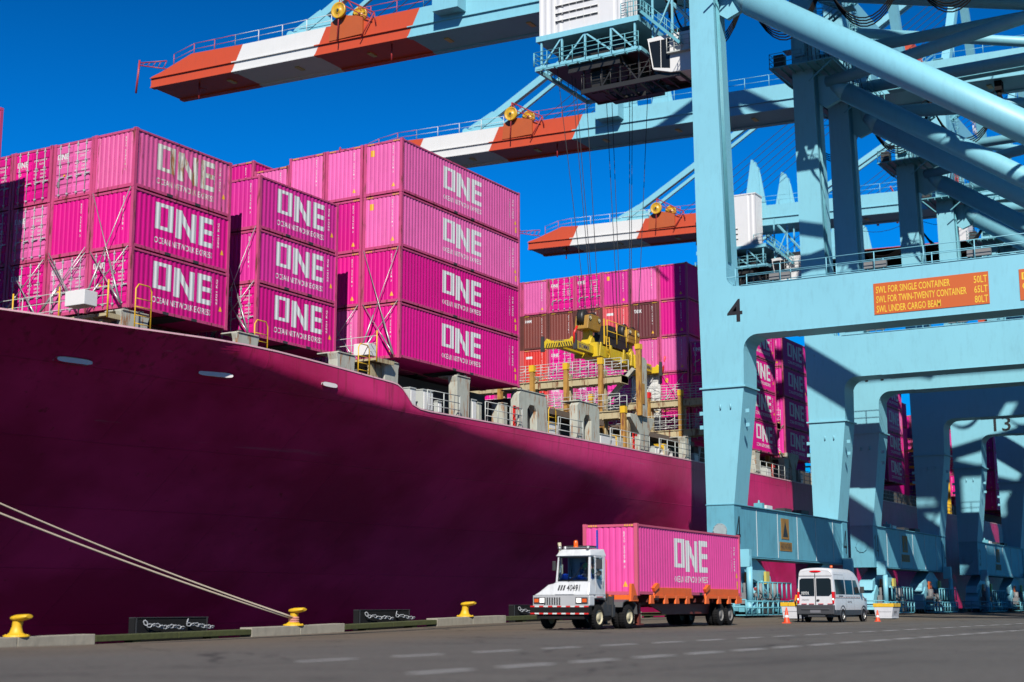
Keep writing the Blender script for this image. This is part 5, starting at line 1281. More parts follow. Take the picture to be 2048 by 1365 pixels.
# ------------------------------------------------------------------ wheels
def wheel(root, x, y, z, r, w, rimmat, side=-1, hub=True, name='wheel'):
    """side=-1: outer face towards the camera (-Y)"""
    t = MB(); s = side
    t.lathe([(r*.60, -w/2), (r*.90, -w/2), (r*.985, -w*.36), (r, -w*.3), (r, w*.3), (r*.985, w*.36), (r*.90, w/2), (r*.60, w/2)], (x, y, z), 'y', 28)
    for i in range(28):
        a = 2*math.pi*i/28; c_, s_ = math.cos(a), math.sin(a)
        for q in (-1, 1): t.bar((x+c_*r*.99, y+q*w*.10, z+s_*r*.99), (x+c_*r*.99, y+q*w*.42, z+s_*r*.99), r*.11, r*.05)
    o = t.build(name, [BLACK], root)
    m = MB(); k = s*w/2
    m.lathe([(r*.62, k*.98), (r*.60, k*.75), (r*.52, k*.55), (r*.30, k*.5), (r*.26, k*.9), (r*.14, k*1.02), (.01, k*1.04)], (x, y, z), 'y', 24)
    m.lathe([(r*.62, -k*.98), (r*.4, -k*.5), (.01, -k*.5)], (x, y, z), 'y', 20)
    for i in range(8):
        a = 2*math.pi*i/8; m.tube((x+math.cos(a)*r*.38, y+k*.5, z+math.sin(a)*r*.38), (x+math.cos(a)*r*.38, y+k*.64, z+math.sin(a)*r*.38), r*.04, 6)
    m.build('rim', [rimmat], o)
    return o
# ------------------------------------------------------------------ terminal tractor
tt = thing('terminal_tractor', 'white terminal tractor numbered 40491 with orange beacon pulling the pink container', 'truck', (49.9, 27.12, .02))
tt.scale = (.93, .93, .925)
WT = mat('truck_white', (.68, .70, .71), .35, vary=.06, dirt=.5, rust=.04)
def TB(m, n, mats, par=None, **k): return m.build(n, mats, par or tt, **k)
m = MB()   # hood, fenders and lower front
m.prism([(-1.32, .95), (1.32, .95), (1.32, 1.38), (-1.32, 1.38)], 'x', .02, .5)
m.hexa([(.02, -1.3, 1.38), (1.5, -1.3, 1.38), (1.5, 1.3, 1.38), (.02, 1.3, 1.38), (.22, -1.25, 1.92), (1.5, -1.25, 1.92), (1.5, .55, 1.98), (.22, .35, 1.92)])
m.hexa([(.10, .36, 1.382), (1.5, .5, 1.382), (1.5, 1.28, 1.382), (.10, 1.28, 1.382), (.30, .35, 1.90), (1.5, .45, 1.93), (1.5, .9, 1.80), (.35, .78, 1.82)])
TB(m, 'hood', [WT], bevel=.05)
m = MB()   # cab shell: pillars, roof, rear wall, lower doors with openings for the glass
y0, y1 = -1.26, .36
m.hexa([(.22, y0, 1.9), (.30, y0, 1.9), (.30, y0+.12, 1.9), (.22, y0+.12, 1.9), (.34, y0+.05, 3.0), (.44, y0+.05, 3.0), (.44, y0+.17, 3.0), (.34, y0+.17, 3.0)])
m.hexa([(.22, y1-.12, 1.9), (.30, y1-.12, 1.9), (.30, y1, 1.9), (.22, y1, 1.9), (.34, y1-.15, 3.0), (.44, y1-.15, 3.0), (.44, y1-.05, 3.0), (.34, y1-.05, 3.0)])
m.box(.24, .36, y0+.12, y1-.12, 1.88, 2.0)
m.box(.34, 1.62, y0+.05, y1-.05, 2.95, 3.06); m.hexa([(.26, y0, 3.0), (1.7, y0, 3.0), (1.7, y1, 3.0), (.26, y1, 3.0), (.45, y0+.12, 3.27), (1.66, y0+.08, 3.30), (1.66, y1-.08, 3.30), (.45, y1-.12, 3.27)])
m.box(1.56, 1.62, y0+.02, y1-.02, 1.2, 3.0); 
for yy in (y0, y1-.05):
    m.box(.30, 1.6, yy, yy+.05, 1.25, 2.05); m.box(1.30, 1.6, yy, yy+.05, 2.05, 3.0); m.box(.62, .70, yy, yy+.05, 2.05, 3.0)
TB(m, 'cab', [WT], bevel=.025)
m = MB(); m.add([(.235, y0+.14, 2.0), (.235, y1-.14, 2.0), (.36, y1-.16, 2.93), (.36, y0+.16, 2.93)], [(0, 1, 2, 3)])
m.add([(.245, y0+.14, 2.0), (.245, y1-.14, 2.0), (.37, y1-.16, 2.93), (.37, y0+.16, 2.93)], [(3, 2, 1, 0)]); ws = TB(m, 'windshield', [GLASSC])
m = MB(); 
for a, b, c_, d in (((y0+.10, 1.97), (y1-.10, 1.97), (y1-.12, 2.0), (y0+.12, 2.0)), ((y0+.13, 2.93), (y1-.13, 2.93), (y1-.12, 2.97), (y0+.12, 2.97))):
    m.add([((.225 if a[1] < 2.5 else .345), a[0], a[1]), ((.225 if a[1] < 2.5 else .345), b[0], b[1]), ((.225 if a[1] < 2.5 else .345), c_[0], c_[1]), ((.225 if a[1] < 2.5 else .345), d[0], d[1])], [(0, 1, 2, 3)])
m.path([(.225, y0+.13, 1.98), (.345, y0+.14, 2.95)], .022, 6); m.path([(.225, y1-.13, 1.98), (.345, y1-.14, 2.95)], .022, 6); m.path([(.225, y0+.13, 1.99), (.225, y1-.13, 1.99)], .022, 6); m.path([(.345, y0+.14, 2.94), (.345, y1-.14, 2.94)], .025, 6)
m.path([(.20, -.25, 1.95), (.24, -.55, 2.16)], .02, 5); m.path([(.22, -.55, 2.12), (.27, -.75, 2.45)], .012, 5)
TB(m, 'window_seal', [BLACK])
m = MB()
m.add([(.36, y0-.006, 2.02), (.63, y0-.006, 2.02), (.63, y0-.006, 2.95), (.46, y0-.006, 2.95)], [(0, 1, 2, 3)]); m.add([(.70, y0-.006, 2.02), (1.30, y0-.006, 2.02), (1.30, y0-.006, 2.95), (.70, y0-.006, 2.95)], [(0, 1, 2, 3)])
TB(m, 'side_window', [GLASSC])
m = MB(); m.box(.68, 1.36, y0-.03, y0-.008, 1.28, 2.0); m.box(1.32, 1.38, y0-.03, y0-.008, 1.28, 2.98); m.box(.66, .71, y0-.03, y0-.008, 1.28, 2.98); m.box(.68, 1.36, y0-.03, y0-.008, 2.93, 2.98)
d = TB(m, 'door', [WT], bevel=.01)
m = MB(); m.tube((1.28, y0-.06, 1.7), (1.28, y0-.06, 1.95), .015, 6); m.box(.75, 1.28, y0-.034, y0-.03, 1.30, 1.33, 1); TB(m, 'door_handle', [DARK, REDP], d)
# interior
m = MB(); m.box(.75, 1.25, -.8, -.3, 1.85, 2.05); m.box(1.2, 1.32, -.82, -.28, 2.0, 2.75); m.box(.42, .62, y0+.1, y1-.1, 1.9, 2.12); m.lathe([(.2, 0), (.22, .02), (.2, .04)], (.72, -.55, 2.2), 'x', 14)
TB(m, 'cab_interior', [SEATB])
m = MB(); m.box(.32, .45, -.15, .12, 2.02, 2.28); m.box(.34, .46, -.85, -.6, 2.03, 2.2); TB(m, 'dashboard_box', [BLUEC], bevel=.04)
m = MB(); m.box(-.06, .04, -.62, .28, 1.42, 1.90) ; m.v = [(.02+(z-1.38)*.37-(.03 if x < 0 else -.05), y, z) for x, y, z in m.v]; TB(m, 'number_panel', [WT], bevel=.01)
m = MB(); P, w = text_polys('40491', .26, .012, .60)
m.polys(shift(P, .46, 1.56), lambda u, v: (-.018+(v-1.38)*.37, .22-u, v))
for i in range(3): m.polys([[(.06+i*.12, 1.58), (.13+i*.12, 1.58), (.17+i*.12, 1.80), (.10+i*.12, 1.80)]], lambda u, v: (-.018+(v-1.38)*.37, .24-u, v))
TB(m, 'number', [PAINTK])
m = MB(); m.box(0, .02, -1.3, 1.3, .95, 1.38, 0)
for i in range(7): m.box(-.02, .001, .02+i*.115, .075+i*.115, 1.0, 1.30, 1)
TB(m, 'grille', [mat('grille_grey', (.45, .46, .47), .5), DARK])
for s in (-1, 1):
    m = MB(); m.box(-.03, .0, s*.98-.28, s*.98+.28, 1.04, 1.30, 0); hl = TB(m, 'headlight', [DARK], bevel=.01)
    m = MB(); yy = s*.98-s*.12; m.box(-.045, -.028, yy-.11, yy+.11, 1.08, 1.27); TB(m, 'lens', [LENSW], hl, bevel=.02)
    m = MB(); yy = s*.98+s*.14; m.box(-.045, -.028, yy-.10, yy+.10, 1.10, 1.24); TB(m, 'indicator', [ORANGEL], hl)
m = MB(); m.box(-.14, .12, -1.38, 1.38, .60, .95); m.box(-.06, .4, -1.1, 1.1, .42, .6)
for i in range(6): m.box(-.15, -.139, .0+i*.11, .05+i*.11, .70, .85, 0)
bp_ = TB(m, 'bumper', [BLACK], bevel=.03)
m = MB()
for z in (.615, .905):
    for i in range(13): m.box(-.15, -.141, -1.36+i*.209, -1.36+(i+1)*.209-.004, z, z+.055, i % 2)
TB(m, 'reflective_tape', [REDP, PAINTW], bp_)
m = MB(); m.lathe([(.02, 0), (.02, .05), (.11, .06), (.11, .12), (.09, .12), (.09, .32), (.06, .36), (.001, .37)], (.9, -.25, 3.30), 'z', 16); TB(m, 'beacon', [ORANGEL])
m = MB(); m.box(.55, 1.4, -1.0, .1, 3.32, 3.36); m.box(.9, 1.5, -.9, .2, 3.36, 3.44, 1); m.lathe([(.10, 0), (.09, .12), (.001, .14)], (.62, .1, 3.28), 'z', 12); 
TB(m, 'roof_fitting', [STEEL, DARK], bevel=.01)
m = MB()
for yy in (y0+.18, y1-.12): m.lathe([(.001, -.1), (.07, -.08), (.09, 0), (.001, .01)], (.42, yy, 3.33), 'x', 12)
TB(m, 'marker_lamp', [STEEL])
m = MB(); m.box(1.45, 1.52, -.98, -.92, 3.3, 4.1); TB(m, 'flag_pole', [BLUEC])
m = MB(); m.tube((1.75, .95, 1.4), (1.75, .95, 3.35), .065, 12); m.tube((1.75, .95, 3.33), (1.75, 1.0, 3.62), .075, 12); m.tube((1.75, .95, 1.4), (1.75, .95, 2.7), .11, 12); TB(m, 'exhaust_stack', [CREAM])
m = MB(); m.path([(.55, y0-.02, 2.9), (.45, y0-.28, 2.9), (.45, y0-.28, 2.3), (.55, y0-.02, 2.25)], .015, 6); m.box(.40, .50, y0-.42, y0-.18, 2.45, 2.85, 0); m.lathe([(.11, 0), (.12, .03), (.01, .05)], (.42, y0-.30, 2.28), 'x', 12); m.box(.40, .50, y1+.1, y1+.25, 2.4, 2.8)
TB(m, 'mirror', [DARK], bevel=.02)
m = MB(); m.path([(1.75, y0+.02, 1.3), (1.75, y0+.02, 2.85), (1.68, y0+.1, 2.9)], .02, 6); TB(m, 'grab_rail', [ORANGE])
m = MB(); m.box(.4, 5.2, -.45, -.3, .75, .98); m.box(.4, 5.2, .3, .45, .75, .98); m.box(1.5, 2.6, -1.2, -.55, .55, 1.0); m.lathe([(.3, 0), (.3, .9), (.02, .9)], (1.65, -.85, .62), 'x', 14); m.box(1.6, 2.4, .5, 1.2, .5, 1.1); m.box(2.7, 4.6, -.6, .6, .95, 1.12); m.box(1.6, 1.8, -1.2, 1.2, 1.0, 1.1); m.box(.5, 1.5, -.9, .9, .45, 1.0)
for i in range(6): m.path([(1.7+i*.1, -.5, 1.1), (2.0+i*.2, -.7, 1.5-i*.1), (2.4+i*.1, -.3, 1.2)], .02, 5)
m.box(2.3, 2.4, -1.25, -.6, .5, 1.35); m.box(1.9, 1.96, -1.22, -.8, .7, 1.45)
TB(m, 'chassis', [DARK])
m = MB()
for s in (-1, 1): m.prism([(3.05, .9), (3.15, 1.12), (3.5, 1.22), (4.1, 1.2), (4.5, 1.0), (4.55, .6), (4.5, .6), (4.45, .97), (4.05, 1.15), (3.5, 1.17), (3.2, 1.08), (3.12, .9)], 'y', s*1.28-.02 if s > 0 else -1.30, 1.30 if s > 0 else -.75)
TB(m, 'mudguard', [mat('mudguard_grey', (.09, .09, .09), .6)])
for s in (-1, 1): wheel(tt, 1.0, s*1.12, .50, .50, .30, CREAM, s)
for s in (-1, 1): wheel(tt, 3.78, s*1.14, .50, .50, .30, CREAM, s); wheel(tt, 3.78, s*.78, .50, .50, .30, CREAM, s)
# ------------------------------------------------------------------ trailer
tr = thing('container_trailer', 'orange and red oxide container trailer behind the white terminal tractor', 'trailer', (53.3, 27.1, .03), .03)
def RB(m, n, mats, par=None, **k): return m.build(n, mats, par or tr, **k)
m = MB()
for s in (-1, 1): m.prism([(.1, 1.02), (.1, 1.30), (1.3, 1.30), (12.9, 1.26), (12.9, .88), (4.0, .80), (2.9, .92), (2.0, 1.05)], 'y', s*.45-.07, s*.45+.07)
for i in range(12): m.box(.8+i*1.05, .9+i*1.05, -1.2, 1.2, 1.02, 1.20)
m.prism([(2.7, .95), (10.6, .95), (10.2, .58), (4.2, .58)], 'y', -.86, -.80); m.box(4.1, 10.3, -.86, -.80, .52, .58); m.box(4.2, 10, -.80, .8, .50, .56)
m.box(9.0, 12.2, -.62, .62, .60, .92)
RB(m, 'chassis', [OXIDE])
m = MB()
for a, b in ((2.2, 6.4), (8.0, 12.3)):
    for s in (-1, 1):
        yy = s*1.33
        m.prism([(a, 1.30), (b, 1.30), (b, 1.62), (a+.5, 1.62), (a+.1, 1.45)], 'y', min(yy, yy-s*.10), max(yy, yy-s*.10)); m.box(a, b, yy-.06, yy+.06, 1.18, 1.30)
        m.prism([(a+.02, 1.44), (a+.5, 1.62), (a+.5, 1.78), (a+.3, 1.80), (a-.1, 1.6)], 'y', yy-.07, yy+.07)
for s in (-1, 1):
    for x in (1.9, 3.4, 4.6, 5.8, 8.1, 9.6, 10.9, 12.0): m.prism([(x-.22, .95), (x+.22, .95), (x+.14, 1.3), (x-.14, 1.3)], 'y', s*1.36-.04, s*1.36+.04)
m.box(.1, .4, -1.25, 1.25, 1.05, 1.3); m.prism([(.0, 1.05), (.75, 1.05), (.3, 1.75), (.05, 1.75)], 'y', -1.3, -1.2); m.prism([(.0, 1.05), (.75, 1.05), (.3, 1.75), (.05, 1.75)], 'y', 1.2, 1.3)
m.box(12.4, 12.95, -1.25, 1.25, .98, 1.24)
RB(m, 'container_guide', [ORANGE], bevel=.012)
m = MB()
for x in (.2, 2.1): 
    for i in range(4): m.add([(x+i*.12, -1.421 if x > 1 else -1.304, 1.1), (x+.06+i*.12, -1.421 if x > 1 else -1.304, 1.1), (x+.14+i*.10, -1.421 if x > 1 else -1.304, 1.28), (x+.08+i*.10, -1.421 if x > 1 else -1.304, 1.28)], [(0, 1, 2, 3)])
P, w = text_polys('2060', .16, .012, .42); m.polys(shift(P, 1.2, 1.06), lambda u, v: (u, -.525, v))
RB(m, 'hazard_stripes', [PAINTK])
m = MB()
for s in (-1, 1):
    m.box(1.75, 1.95, s*.75-.1, s*.75+.1, .15, 1.0); m.box(1.62, 2.08, s*.75-.16, s*.75+.16, .10, .16); m.bar((1.85, s*.75, .9), (2.9, s*.6, .95), .08)
RB(m, 'landing_leg', [OXIDE])
m = MB()
for s in (-1, 1):
    m.box(12.75, 12.9, s*.95-.22, s*.95+.22, .98, 1.16)
RB(m, 'tail_light', [LENSR])
m = MB(); m.tube((10.1, -1.1, .5), (10.1, 1.1, .5), .08, 8); m.tube((11.3, -1.1, .5), (11.3, 1.1, .5), .08, 8); m.box(9.6, 11.8, -.5, -.4, .55, .8); m.box(9.6, 11.8, .4, .5, .55, .8); RB(m, 'axle', [DARK])
for x in (10.1, 11.3):
    for s in (-1, 1): wheel(tr, x, s*1.13, .49, .49, .28, RIMG, s); wheel(tr, x, s*.80, .49, .49, .28, RIMG, s)
container(53.98, 25.80, 1.31, 12.192, 2.896, mat('pink_road', (.82, .085, .36), .6, vary=.10, dirt=.2, spec=.2), 'pink long container riding on the orange trailer behind the white tractor', 'blank', True, '', rz=.034, group='shipping containers', frame=mat('frame_salmon_pink', (.60, .09, .17), .6, vary=.15, rust=.15))

# ------------------------------------------------------------------ people
def skin_body(name, chain, edges, mats, parent, sub=2):
    me = bpy.data.meshes.new(name); me.from_pydata([c[0] for c in chain], edges, []); o = bpy.data.objects.new(name, me); COL.objects.link(o); o.parent = parent
    me.materials.append(mats)
    s = o.modifiers.new('skin', 'SKIN'); s.use_smooth_shade = True
    for i, c in enumerate(chain): me.skin_vertices[0].data[i].radius = (c[1], c[1] if len(c) < 3 else c[2])
    me.skin_vertices[0].data[0].use_root = True
    u = o.modifiers.new('sub', 'SUBSURF'); u.levels = sub; u.render_levels = sub
    return o
def worker(x, y, z, rz):
    t = thing('person', 'worker in orange high visibility jacket and dark trousers standing half hidden behind the white van', 'person', (x, y, z), rz)
    ch = [((0, 0, .95), .13, .10), ((0, 0, 1.15), .13, .10), ((0, 0, 1.38), .15, .10), ((0, 0, 1.50), .055), ((0, -.01, 1.56), .06), ((0, -.02, 1.63), .085, .095), ((0, -.01, 1.71), .085, .095),
          ((.19, 0, 1.42), .06), ((.24, .02, 1.15), .045), ((.22, -.10, .93), .033), ((.22, -.13, .86), .035), ((-.19, 0, 1.42), .06), ((-.24, .02, 1.15), .045), ((-.22, -.10, .93), .033), ((-.22, -.13, .86), .035),
          ((.10, 0, .88), .09), ((.11, -.02, .50), .06), ((.11, .02, .10), .045), ((.11, -.10, .04), .04), ((-.10, 0, .88), .09), ((-.11, .04, .50), .06), ((-.12, .08, .10), .045), ((-.12, -.04, .04), .04)]
    ed = [(0, 1), (1, 2), (2, 3), (3, 4), (4, 5), (5, 6), (2, 7), (7, 8), (8, 9), (9, 10), (2, 11), (11, 12), (12, 13), (13, 14), (0, 15), (15, 16), (16, 17), (17, 18), (0, 19), (19, 20), (20, 21), (21, 22)]
    for s in (10, 14):
        bx, by, bz = ch[s][0]; sg = 1 if bx > 0 else -1
        for k in range(4):
            n = len(ch); ln = (.07, .08, .075, .06)[k]
            ch += [((bx, by-.03+k*.018, bz-.04), .010), ((bx-sg*.008, by-.04+k*.02, bz-.04-ln*.5), .009), ((bx-sg*.025, by-.035+k*.02, bz-.04-ln), .008)]
            ed += [(s, n), (n, n+1), (n+1, n+2)]
        n = len(ch); ch += [((bx-sg*.02, by-.05, bz-.01), .011), ((bx-sg*.03, by-.07, bz-.05), .009)]; ed += [(s, n), (n, n+1)]
    skin_body('body', ch, ed, SKIN, t)
    j = [((0, 0, .90), .17, .13), ((0, 0, 1.15), .17, .13), ((0, 0, 1.37), .19, .13), ((0, 0, 1.47), .10), ((.20, 0, 1.41), .085), ((.25, .02, 1.15), .07), ((.23, -.08, .96), .055), ((-.20, 0, 1.41), .085), ((-.25, .02, 1.15), .07), ((-.23, -.08, .96), .055)]
    skin_body('jacket', j, [(0, 1), (1, 2), (2, 3), (2, 4), (4, 5), (5, 6), (2, 7), (7, 8), (8, 9)], HIVIS, t)
    p = [((0, 0, .92), .15, .12), ((.10, 0, .84), .11), ((.11, -.02, .50), .08), ((.11, .02, .12), .07), ((-.10, 0, .84), .11), ((-.11, .04, .50), .08), ((-.12, .08, .12), .07)]
    skin_body('trousers', p, [(0, 1), (1, 2), (2, 3), (0, 4), (4, 5), (5, 6)], NAVY, t)
    for s, yy in ((.11, -.06), (-.12, 0)):
        m = MB(); loft(m, [ring((s, yy-.14, .05), (1, 0, 0), (0, 0, 1), .03, .03, 10), ring((s, yy-.10, .05), (1, 0, 0), (0, 0, 1), .05, .05, 10), ring((s, yy+.02, .07), (1, 0, 0), (0, 0, 1), .05, .07, 10), ring((s, yy+.12, .07), (1, 0, 0), (0, 0, 1), .045, .07, 10)]); m.build('boot', [DARK], t)
    m = MB(); m.lathe([(.13, 0), (.125, .03), (.115, .09), (.07, .14), (.001, .155)], (0, -.01, 1.70), 'z', 18); m.box(-.08, .08, -.20, -.10, 1.70, 1.712); m.build('helmet', [HIVIS], t)
    m = MB(); m.tube((0, -.11, 1.66), (0, -.135, 1.64), .012, 6); 
    for s in (-.035, .035): m.lathe([(.001, -.012), (.012, 0), (.001, .01)], (s, -.105, 1.68), 'y', 8, 1)
    m.box(-.025, .025, -.112, -.10, 1.60, 1.608, 1)
    m.build('face', [SKIN, DARK], t)
worker(79.6, 28.08, gz(79.6, 28.08), R(120))
dv = thing('person', 'driver in green vest sitting at the wheel inside the white tractor cab', 'person', (50.85, 26.45, 2.05), R(-90))
ch = [((0, 0, .0), .13, .10), ((0, .02, .22), .13, .10), ((0, .02, .42), .14, .09), ((0, .01, .52), .05), ((0, -.01, .60), .08, .09), ((0, -.01, .68), .08, .09), ((.18, 0, .44), .05), ((.21, -.15, .25), .04), ((.12, -.33, .27), .03), ((-.18, 0, .44), .05), ((-.21, -.15, .25), .04), ((-.12, -.33, .27), .03), ((.09, -.25, .02), .075), ((.1, -.42, -.2), .05), ((-.09, -.25, .02), .075), ((-.1, -.42, -.2), .05)]
ed = [(0, 1), (1, 2), (2, 3), (3, 4), (4, 5), (2, 6), (6, 7), (7, 8), (2, 9), (9, 10), (10, 11), (0, 12), (12, 13), (0, 14), (14, 15)]
for s in (8, 11):
    bx, by, bz = ch[s][0]
    for k in range(4): n = len(ch); ch += [((bx, by-.04, bz+.03-k*.018), .009), ((bx, by-.09, bz+.02-k*.018), .008)]; ed += [(s, n), (n, n+1)]
    n = len(ch); ch += [((bx, by-.02, bz+.05), .01), ((bx, by-.05, bz+.07), .008)]; ed += [(s, n), (n, n+1)]
skin_body('body', ch, ed, SKIN, dv)
skin_body('vest', [((0, 0, .02), .16, .12), ((0, .02, .22), .16, .12), ((0, .02, .41), .17, .11), ((.17, 0, .43), .07), ((-.17, 0, .43), .07), ((0, .01, .49), .08)], [(0, 1), (1, 2), (2, 3), (2, 4), (2, 5)], HIVISG, dv)
m = MB(); m.lathe([(.10, 0), (.098, .05), (.06, .09), (.001, .10)], (0, 0, .68), 'z', 14); m.box(-.07, .07, -.17, -.08, .69, .70); m.build('cap', [NAVY], dv)

# ------------------------------------------------------------------ passenger van
vn = thing('passenger_van', 'white high-roof passenger van with dark rear windows, parked with its back to the camera', 'van', (77.3, 26.38, .02), 0)
vn.scale = (1.04, 1.04, 1.04)
def VB(m, n, mats, par=None, **k): return m.build(n, mats, par or vn, **k)
def half(z, top=2.74):
    if z < 1.25: return .985+.02*math.sin(max(0, z-.4)/.85*math.pi)
    return .985-.115*((z-1.25)/1.4)**1.4
def vring(x, top, wf=1.0, bot=.38, sh=0.0):
    zs = [bot, bot+.25, .85, 1.05, 1.25]+[1.25+(top-.22-1.25)*i/4 for i in range(1, 5)]
    pts = [(-half(z)*wf, z) for z in zs]
    h = half(zs[-1])*wf
    pts += [(-h+.035, top-.12), (-h+.10, top-.05), (-h+.24, top-.01), (-.35*wf, top+.02), (.0, top+.03)]
    full_ = pts+[(-a, b) for a, b in reversed(pts[:-1])]
    return [(x+sh*(b-bot)/(top-bot), a, b) for a, b in full_]
st = [vring(.06, 2.60, .95), vring(.01, 2.66, .985, sh=.03), vring(.05, 2.72, 1.0, sh=.03), vring(.35, 2.76), vring(3.3, 2.76), vring(3.9, 2.66), vring(4.35, 2.42), vring(4.9, 1.85, .98), vring(5.15, 1.52, .97), vring(5.8, 1.25, .93), vring(5.95, 1.0, .85)]
m = MB(); loft(m, st); VB(m, 'body', [WHITECV := mat('van_body_white', (.70, .71, .73), .25, vary=.03, dirt=.22)])
def vpanel(m, x0_, x1_, z0_, z1_, mi=0, off=.006, n=5, cut=0, sd=-1):
    """curved panel on the side of the van"""
    for i in range(n):
        za, zb_ = z0_+(z1_-z0_)*i/n, z0_+(z1_-z0_)*(i+1)/n
        ca = cut*max(0, (za-z0_)/(z1_-z0_)); cb_ = cut*max(0, (zb_-z0_)/(z1_-z0_))
        m.add([(x0_, sd*(half(za)+off), za), (x1_-ca, sd*(half(za)+off), za), (x1_-cb_, sd*(half(zb_)+off), zb_), (x0_, sd*(half(zb_)+off), zb_)], [(0, 1, 2, 3)], mi)
for sd in (-1, 1):
    for a, b, c_ in ((.32, 1.85, 0), (2.0, 3.2, 0), (3.35, 4.45, .55)):
        m = MB(); vpanel(m, a, b, 1.42, 2.18, cut=c_, sd=sd); VB(m, 'side_window', [GLASSD])
m = MB()
for x in (1.92, 3.27): vpanel(m, x, x+.012, .5, 2.35, off=.004)
vpanel(m, .3, 1.9, 2.42, 2.435, off=.004); vpanel(m, 2.0, 4.4, 1.30, 1.31, off=.004)
VB(m, 'door_seam', [DARK])
m = MB()
for i in range(30): vpanel(m, .3+i*.14, .3+i*.14+.07, 1.24, 1.285, mi=i % 2, off=.008, n=1)
vpanel(m, .3, 4.4, 1.22, 1.24, mi=2, off=.008, n=1); vpanel(m, .8, 1.5, 1.30, 1.36, mi=2, off=.008, n=1)
P, w = text_polys('SHUTTLE', .10, .01, .7)
m.polys(shift(P, 2.2, .98), lambda u, v: (u, -(half(v)+.007), v), 2)
VB(m, 'side_stripe', [mat('stripe_red', (.35, .02, .02), .5), PAINTW, mat('stripe_grey', (.10, .10, .12), .5)])
m = MB()
for s in (-1, 1):
    q = [(s*.06, 1.36), (s*.72, 1.36), (s*.86, 1.48), (s*.84, 2.16), (s*.74, 2.24), (s*.06, 2.24)]
    m = MB(); m.prism(q, 'x', -.012+.02, .03); VB(m, 'rear_window', [GLASSD])
m = MB(); m.box(.0, .02, -.012, .012, .62, 2.5); m.box(-.0, .02, -.9, .9, 2.38, 2.39); VB(m, 'door_seam', [DARK])
m = MB(); m.lathe([(.001, -.03), (.22, -.015), (.30, .02)], (.05, 0, 2.60), 'x', 18); m.v = [(x, y*1.15, 2.585+(z-2.60)*.22) for x, y, z in m.v]; VB(m, 'brake_light', [LENSR])
for s in (-1, 1):
    m = MB(); m.prism([(s*.99, .95), (s*.99, 1.55), (s*.87, 1.55), (s*.90, .95)], 'x', -.01, .25); tl = VB(m, 'tail_light', [LENSR], bevel=.015)
    m = MB(); m.prism([(s*.985, 1.12), (s*.985, 1.22), (s*.895, 1.22), (s*.90, 1.12)], 'x', -.018, -.008); VB(m, 'lens', [LENSW], tl)
m = MB(); m.box(-.10, .3, -1.0, 1.0, .40, .88, 0); m.box(-.14, -.08, -.75, .75, .62, .70, 0); bpv = VB(m, 'bumper', [mat('bumper_grey', (.045, .048, .055), .55)], bevel=.06)
m = MB(); m.box(-.115, -.10, -.28, .28, .48, .64); VB(m, 'plate', [mat('plate_grey', (.18, .18, .2), .4)], bpv)
m = MB()
for y in (-.75, -.25, .25, .65): m.box(-.004, .02, y-.16, y+.12, .92, .95)
VB(m, 'reflector', [REDP])
m = MB(); P, w = text_polys('93974', .14, .012, .40); m.polys(shift(P, .0, 1.42), lambda u, v: (-.005+.01, .76-u, v)); m.box(.002, .007, .33, .79, 1.40, 1.41); VB(m, 'number', [PAINTW])
m = MB(); m.lathe([(.001, -.02), (.08, -.01), (.09, .01)], (.01, .0, 1.12), 'x', 14); m.v = [(x, y-.12, 1.12+(z-1.12)*.5) for x, y, z in m.v]; P, w = text_polys('TRANSIT', .05, .005, .42); m.polys(shift(P, .05, 1.13), lambda u, v: (.003, .8-u, v)); VB(m, 'badge', [DARK])
m = MB(); m.box(.3, 5.4, -1.01, -.99, .36, .62); m.box(.3, 5.4, .99, 1.01, .36, .62); m.box(.2, 5.5, -.8, .8, .25, .45); m.box(-.1, .3, -.5, .4, .28, .36)
for x in (1.35, 4.95): m.lathe([(.42, -.01), (.48, -.02), (.48, .0), (.42, .0)], (x, -1.0, .38), 'y', 24)
VB(m, 'sill_trim', [mat('bumper_grey', (.045, .048, .055), .55)])
for x in (1.35, 4.95):
    for s in (-1, 1): wheel(vn, x, s*.91, .345, .345, .22, ALU, s)
m = MB(); m.lathe([(.08, 0), (.08, .10), (.001, .12)], (.9, -.6, 2.80), 'z', 12); m.box(.86, .94, -.64, -.56, 2.77, 2.80); VB(m, 'beacon', [ORANGEL])
m = MB(); m.box(4.3, 4.45, -1.22, -1.03, 1.5, 1.85); m.box(4.3, 4.45, 1.03, 1.22, 1.5, 1.85); VB(m, 'mirror', [DARK], bevel=.02)
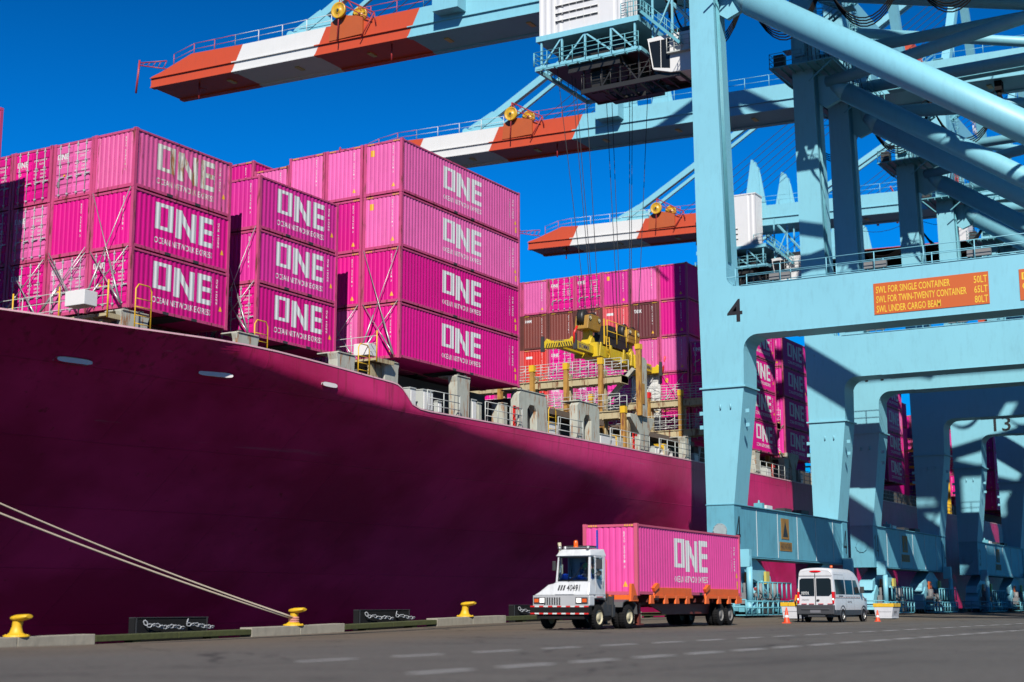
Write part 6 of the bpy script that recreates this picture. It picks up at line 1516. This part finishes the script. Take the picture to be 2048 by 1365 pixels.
# ------------------------------------------------------------------ cones and ballast boxes
def cone(x, y, lab, s=1.0):
    t = thing('traffic_cone', lab, 'cone', (x, y, gz(x, y)), .2, 'orange traffic cones')
    m = MB(); m.box(-.22*s, .22*s, -.22*s, .22*s, 0, .04*s); m.lathe([(.17*s, .04*s), (.035*s, .80*s), (.02*s, .81*s), (.001, .81*s)], (0, 0, 0), 'z', 20); m.build('cone_body', [CONE], t)
    m = MB(); m.lathe([(.125*s+.004, .30*s), (.085*s+.004, .48*s)], (0, 0, 0), 'z', 20); m.lathe([(.072*s+.004, .55*s), (.052*s+.004, .66*s)], (0, 0, 0), 'z', 20); m.build('reflective_band', [PAINTW], t)
cone(73.6, 26.7, 'orange traffic cone with white bands to the left of the white van'); cone(83.9, 25.0, 'orange traffic cone by the front wheel of the white van, mostly hidden', .8)
def ballast(x, y, lab):
    t = thing('barrier_box', lab, 'barrier', (x, y, gz(x, y)), 0, 'white and yellow barrier boxes')
    t.scale = (.8, .85, .9)
    m = MB(); m.prism([(-.62, .18), (.62, .18), (.75, .86), (-.75, .86)], 'x', 0, 2.0); m.box(-.005, 2.005, -.70, .70, .60, .62); m.box(.3, .6, -.5, -.3, 0, .2); m.box(1.4, 1.7, -.5, -.3, 0, .2); m.box(.1, .4, .2, .5, 0, .2); m.box(-.002, 2.0, -.62, .62, .05, .18); m.build('box_body', [mat('box_white', (.62, .63, .66), .5, vary=.06, dirt=.2)], t, bevel=.02)
    m = MB(); m.box(-.04, 2.04, -.80, .80, .86, 1.12); m.build('box_lid', [YELLOW], t, bevel=.02)
    m = MB(); m.box(-.008, .0, -.6, .6, .50, .52); P, w = text_polys('30791', .16, .012, .8); m.polys(shift(P, .4, .42), lambda u, v: (u, -.72, v)); m.build('lettering', [PAINTK], t)
ballast(86.3, 31.0, 'white box with yellow lid beside the cone, left of the van'); ballast(96.0, 28.2, 'white box with yellow lid standing to the right of the van')
# orange lattice piece seen under the far boom
t = thing('orange_buoy_frame', 'small orange lattice frame seen far behind the blue legs', 'frame', (214, 60, 60))
m = MB()
for a in (-1.5, 1.5):
    for b in (-1.5, 1.5): m.tube((a, b, -2), (a, b, 2), .18, 6)
m.box(-1.6, 1.6, -1.6, 1.6, -1.2, .6); m.path([(-1.5, -1.5, -2), (1.5, -1.5, 2), (-1.5, -1.5, 3.0)], .12, 5); m.build('lattice', [RED], t)
print('objects', len(bpy.data.objects))
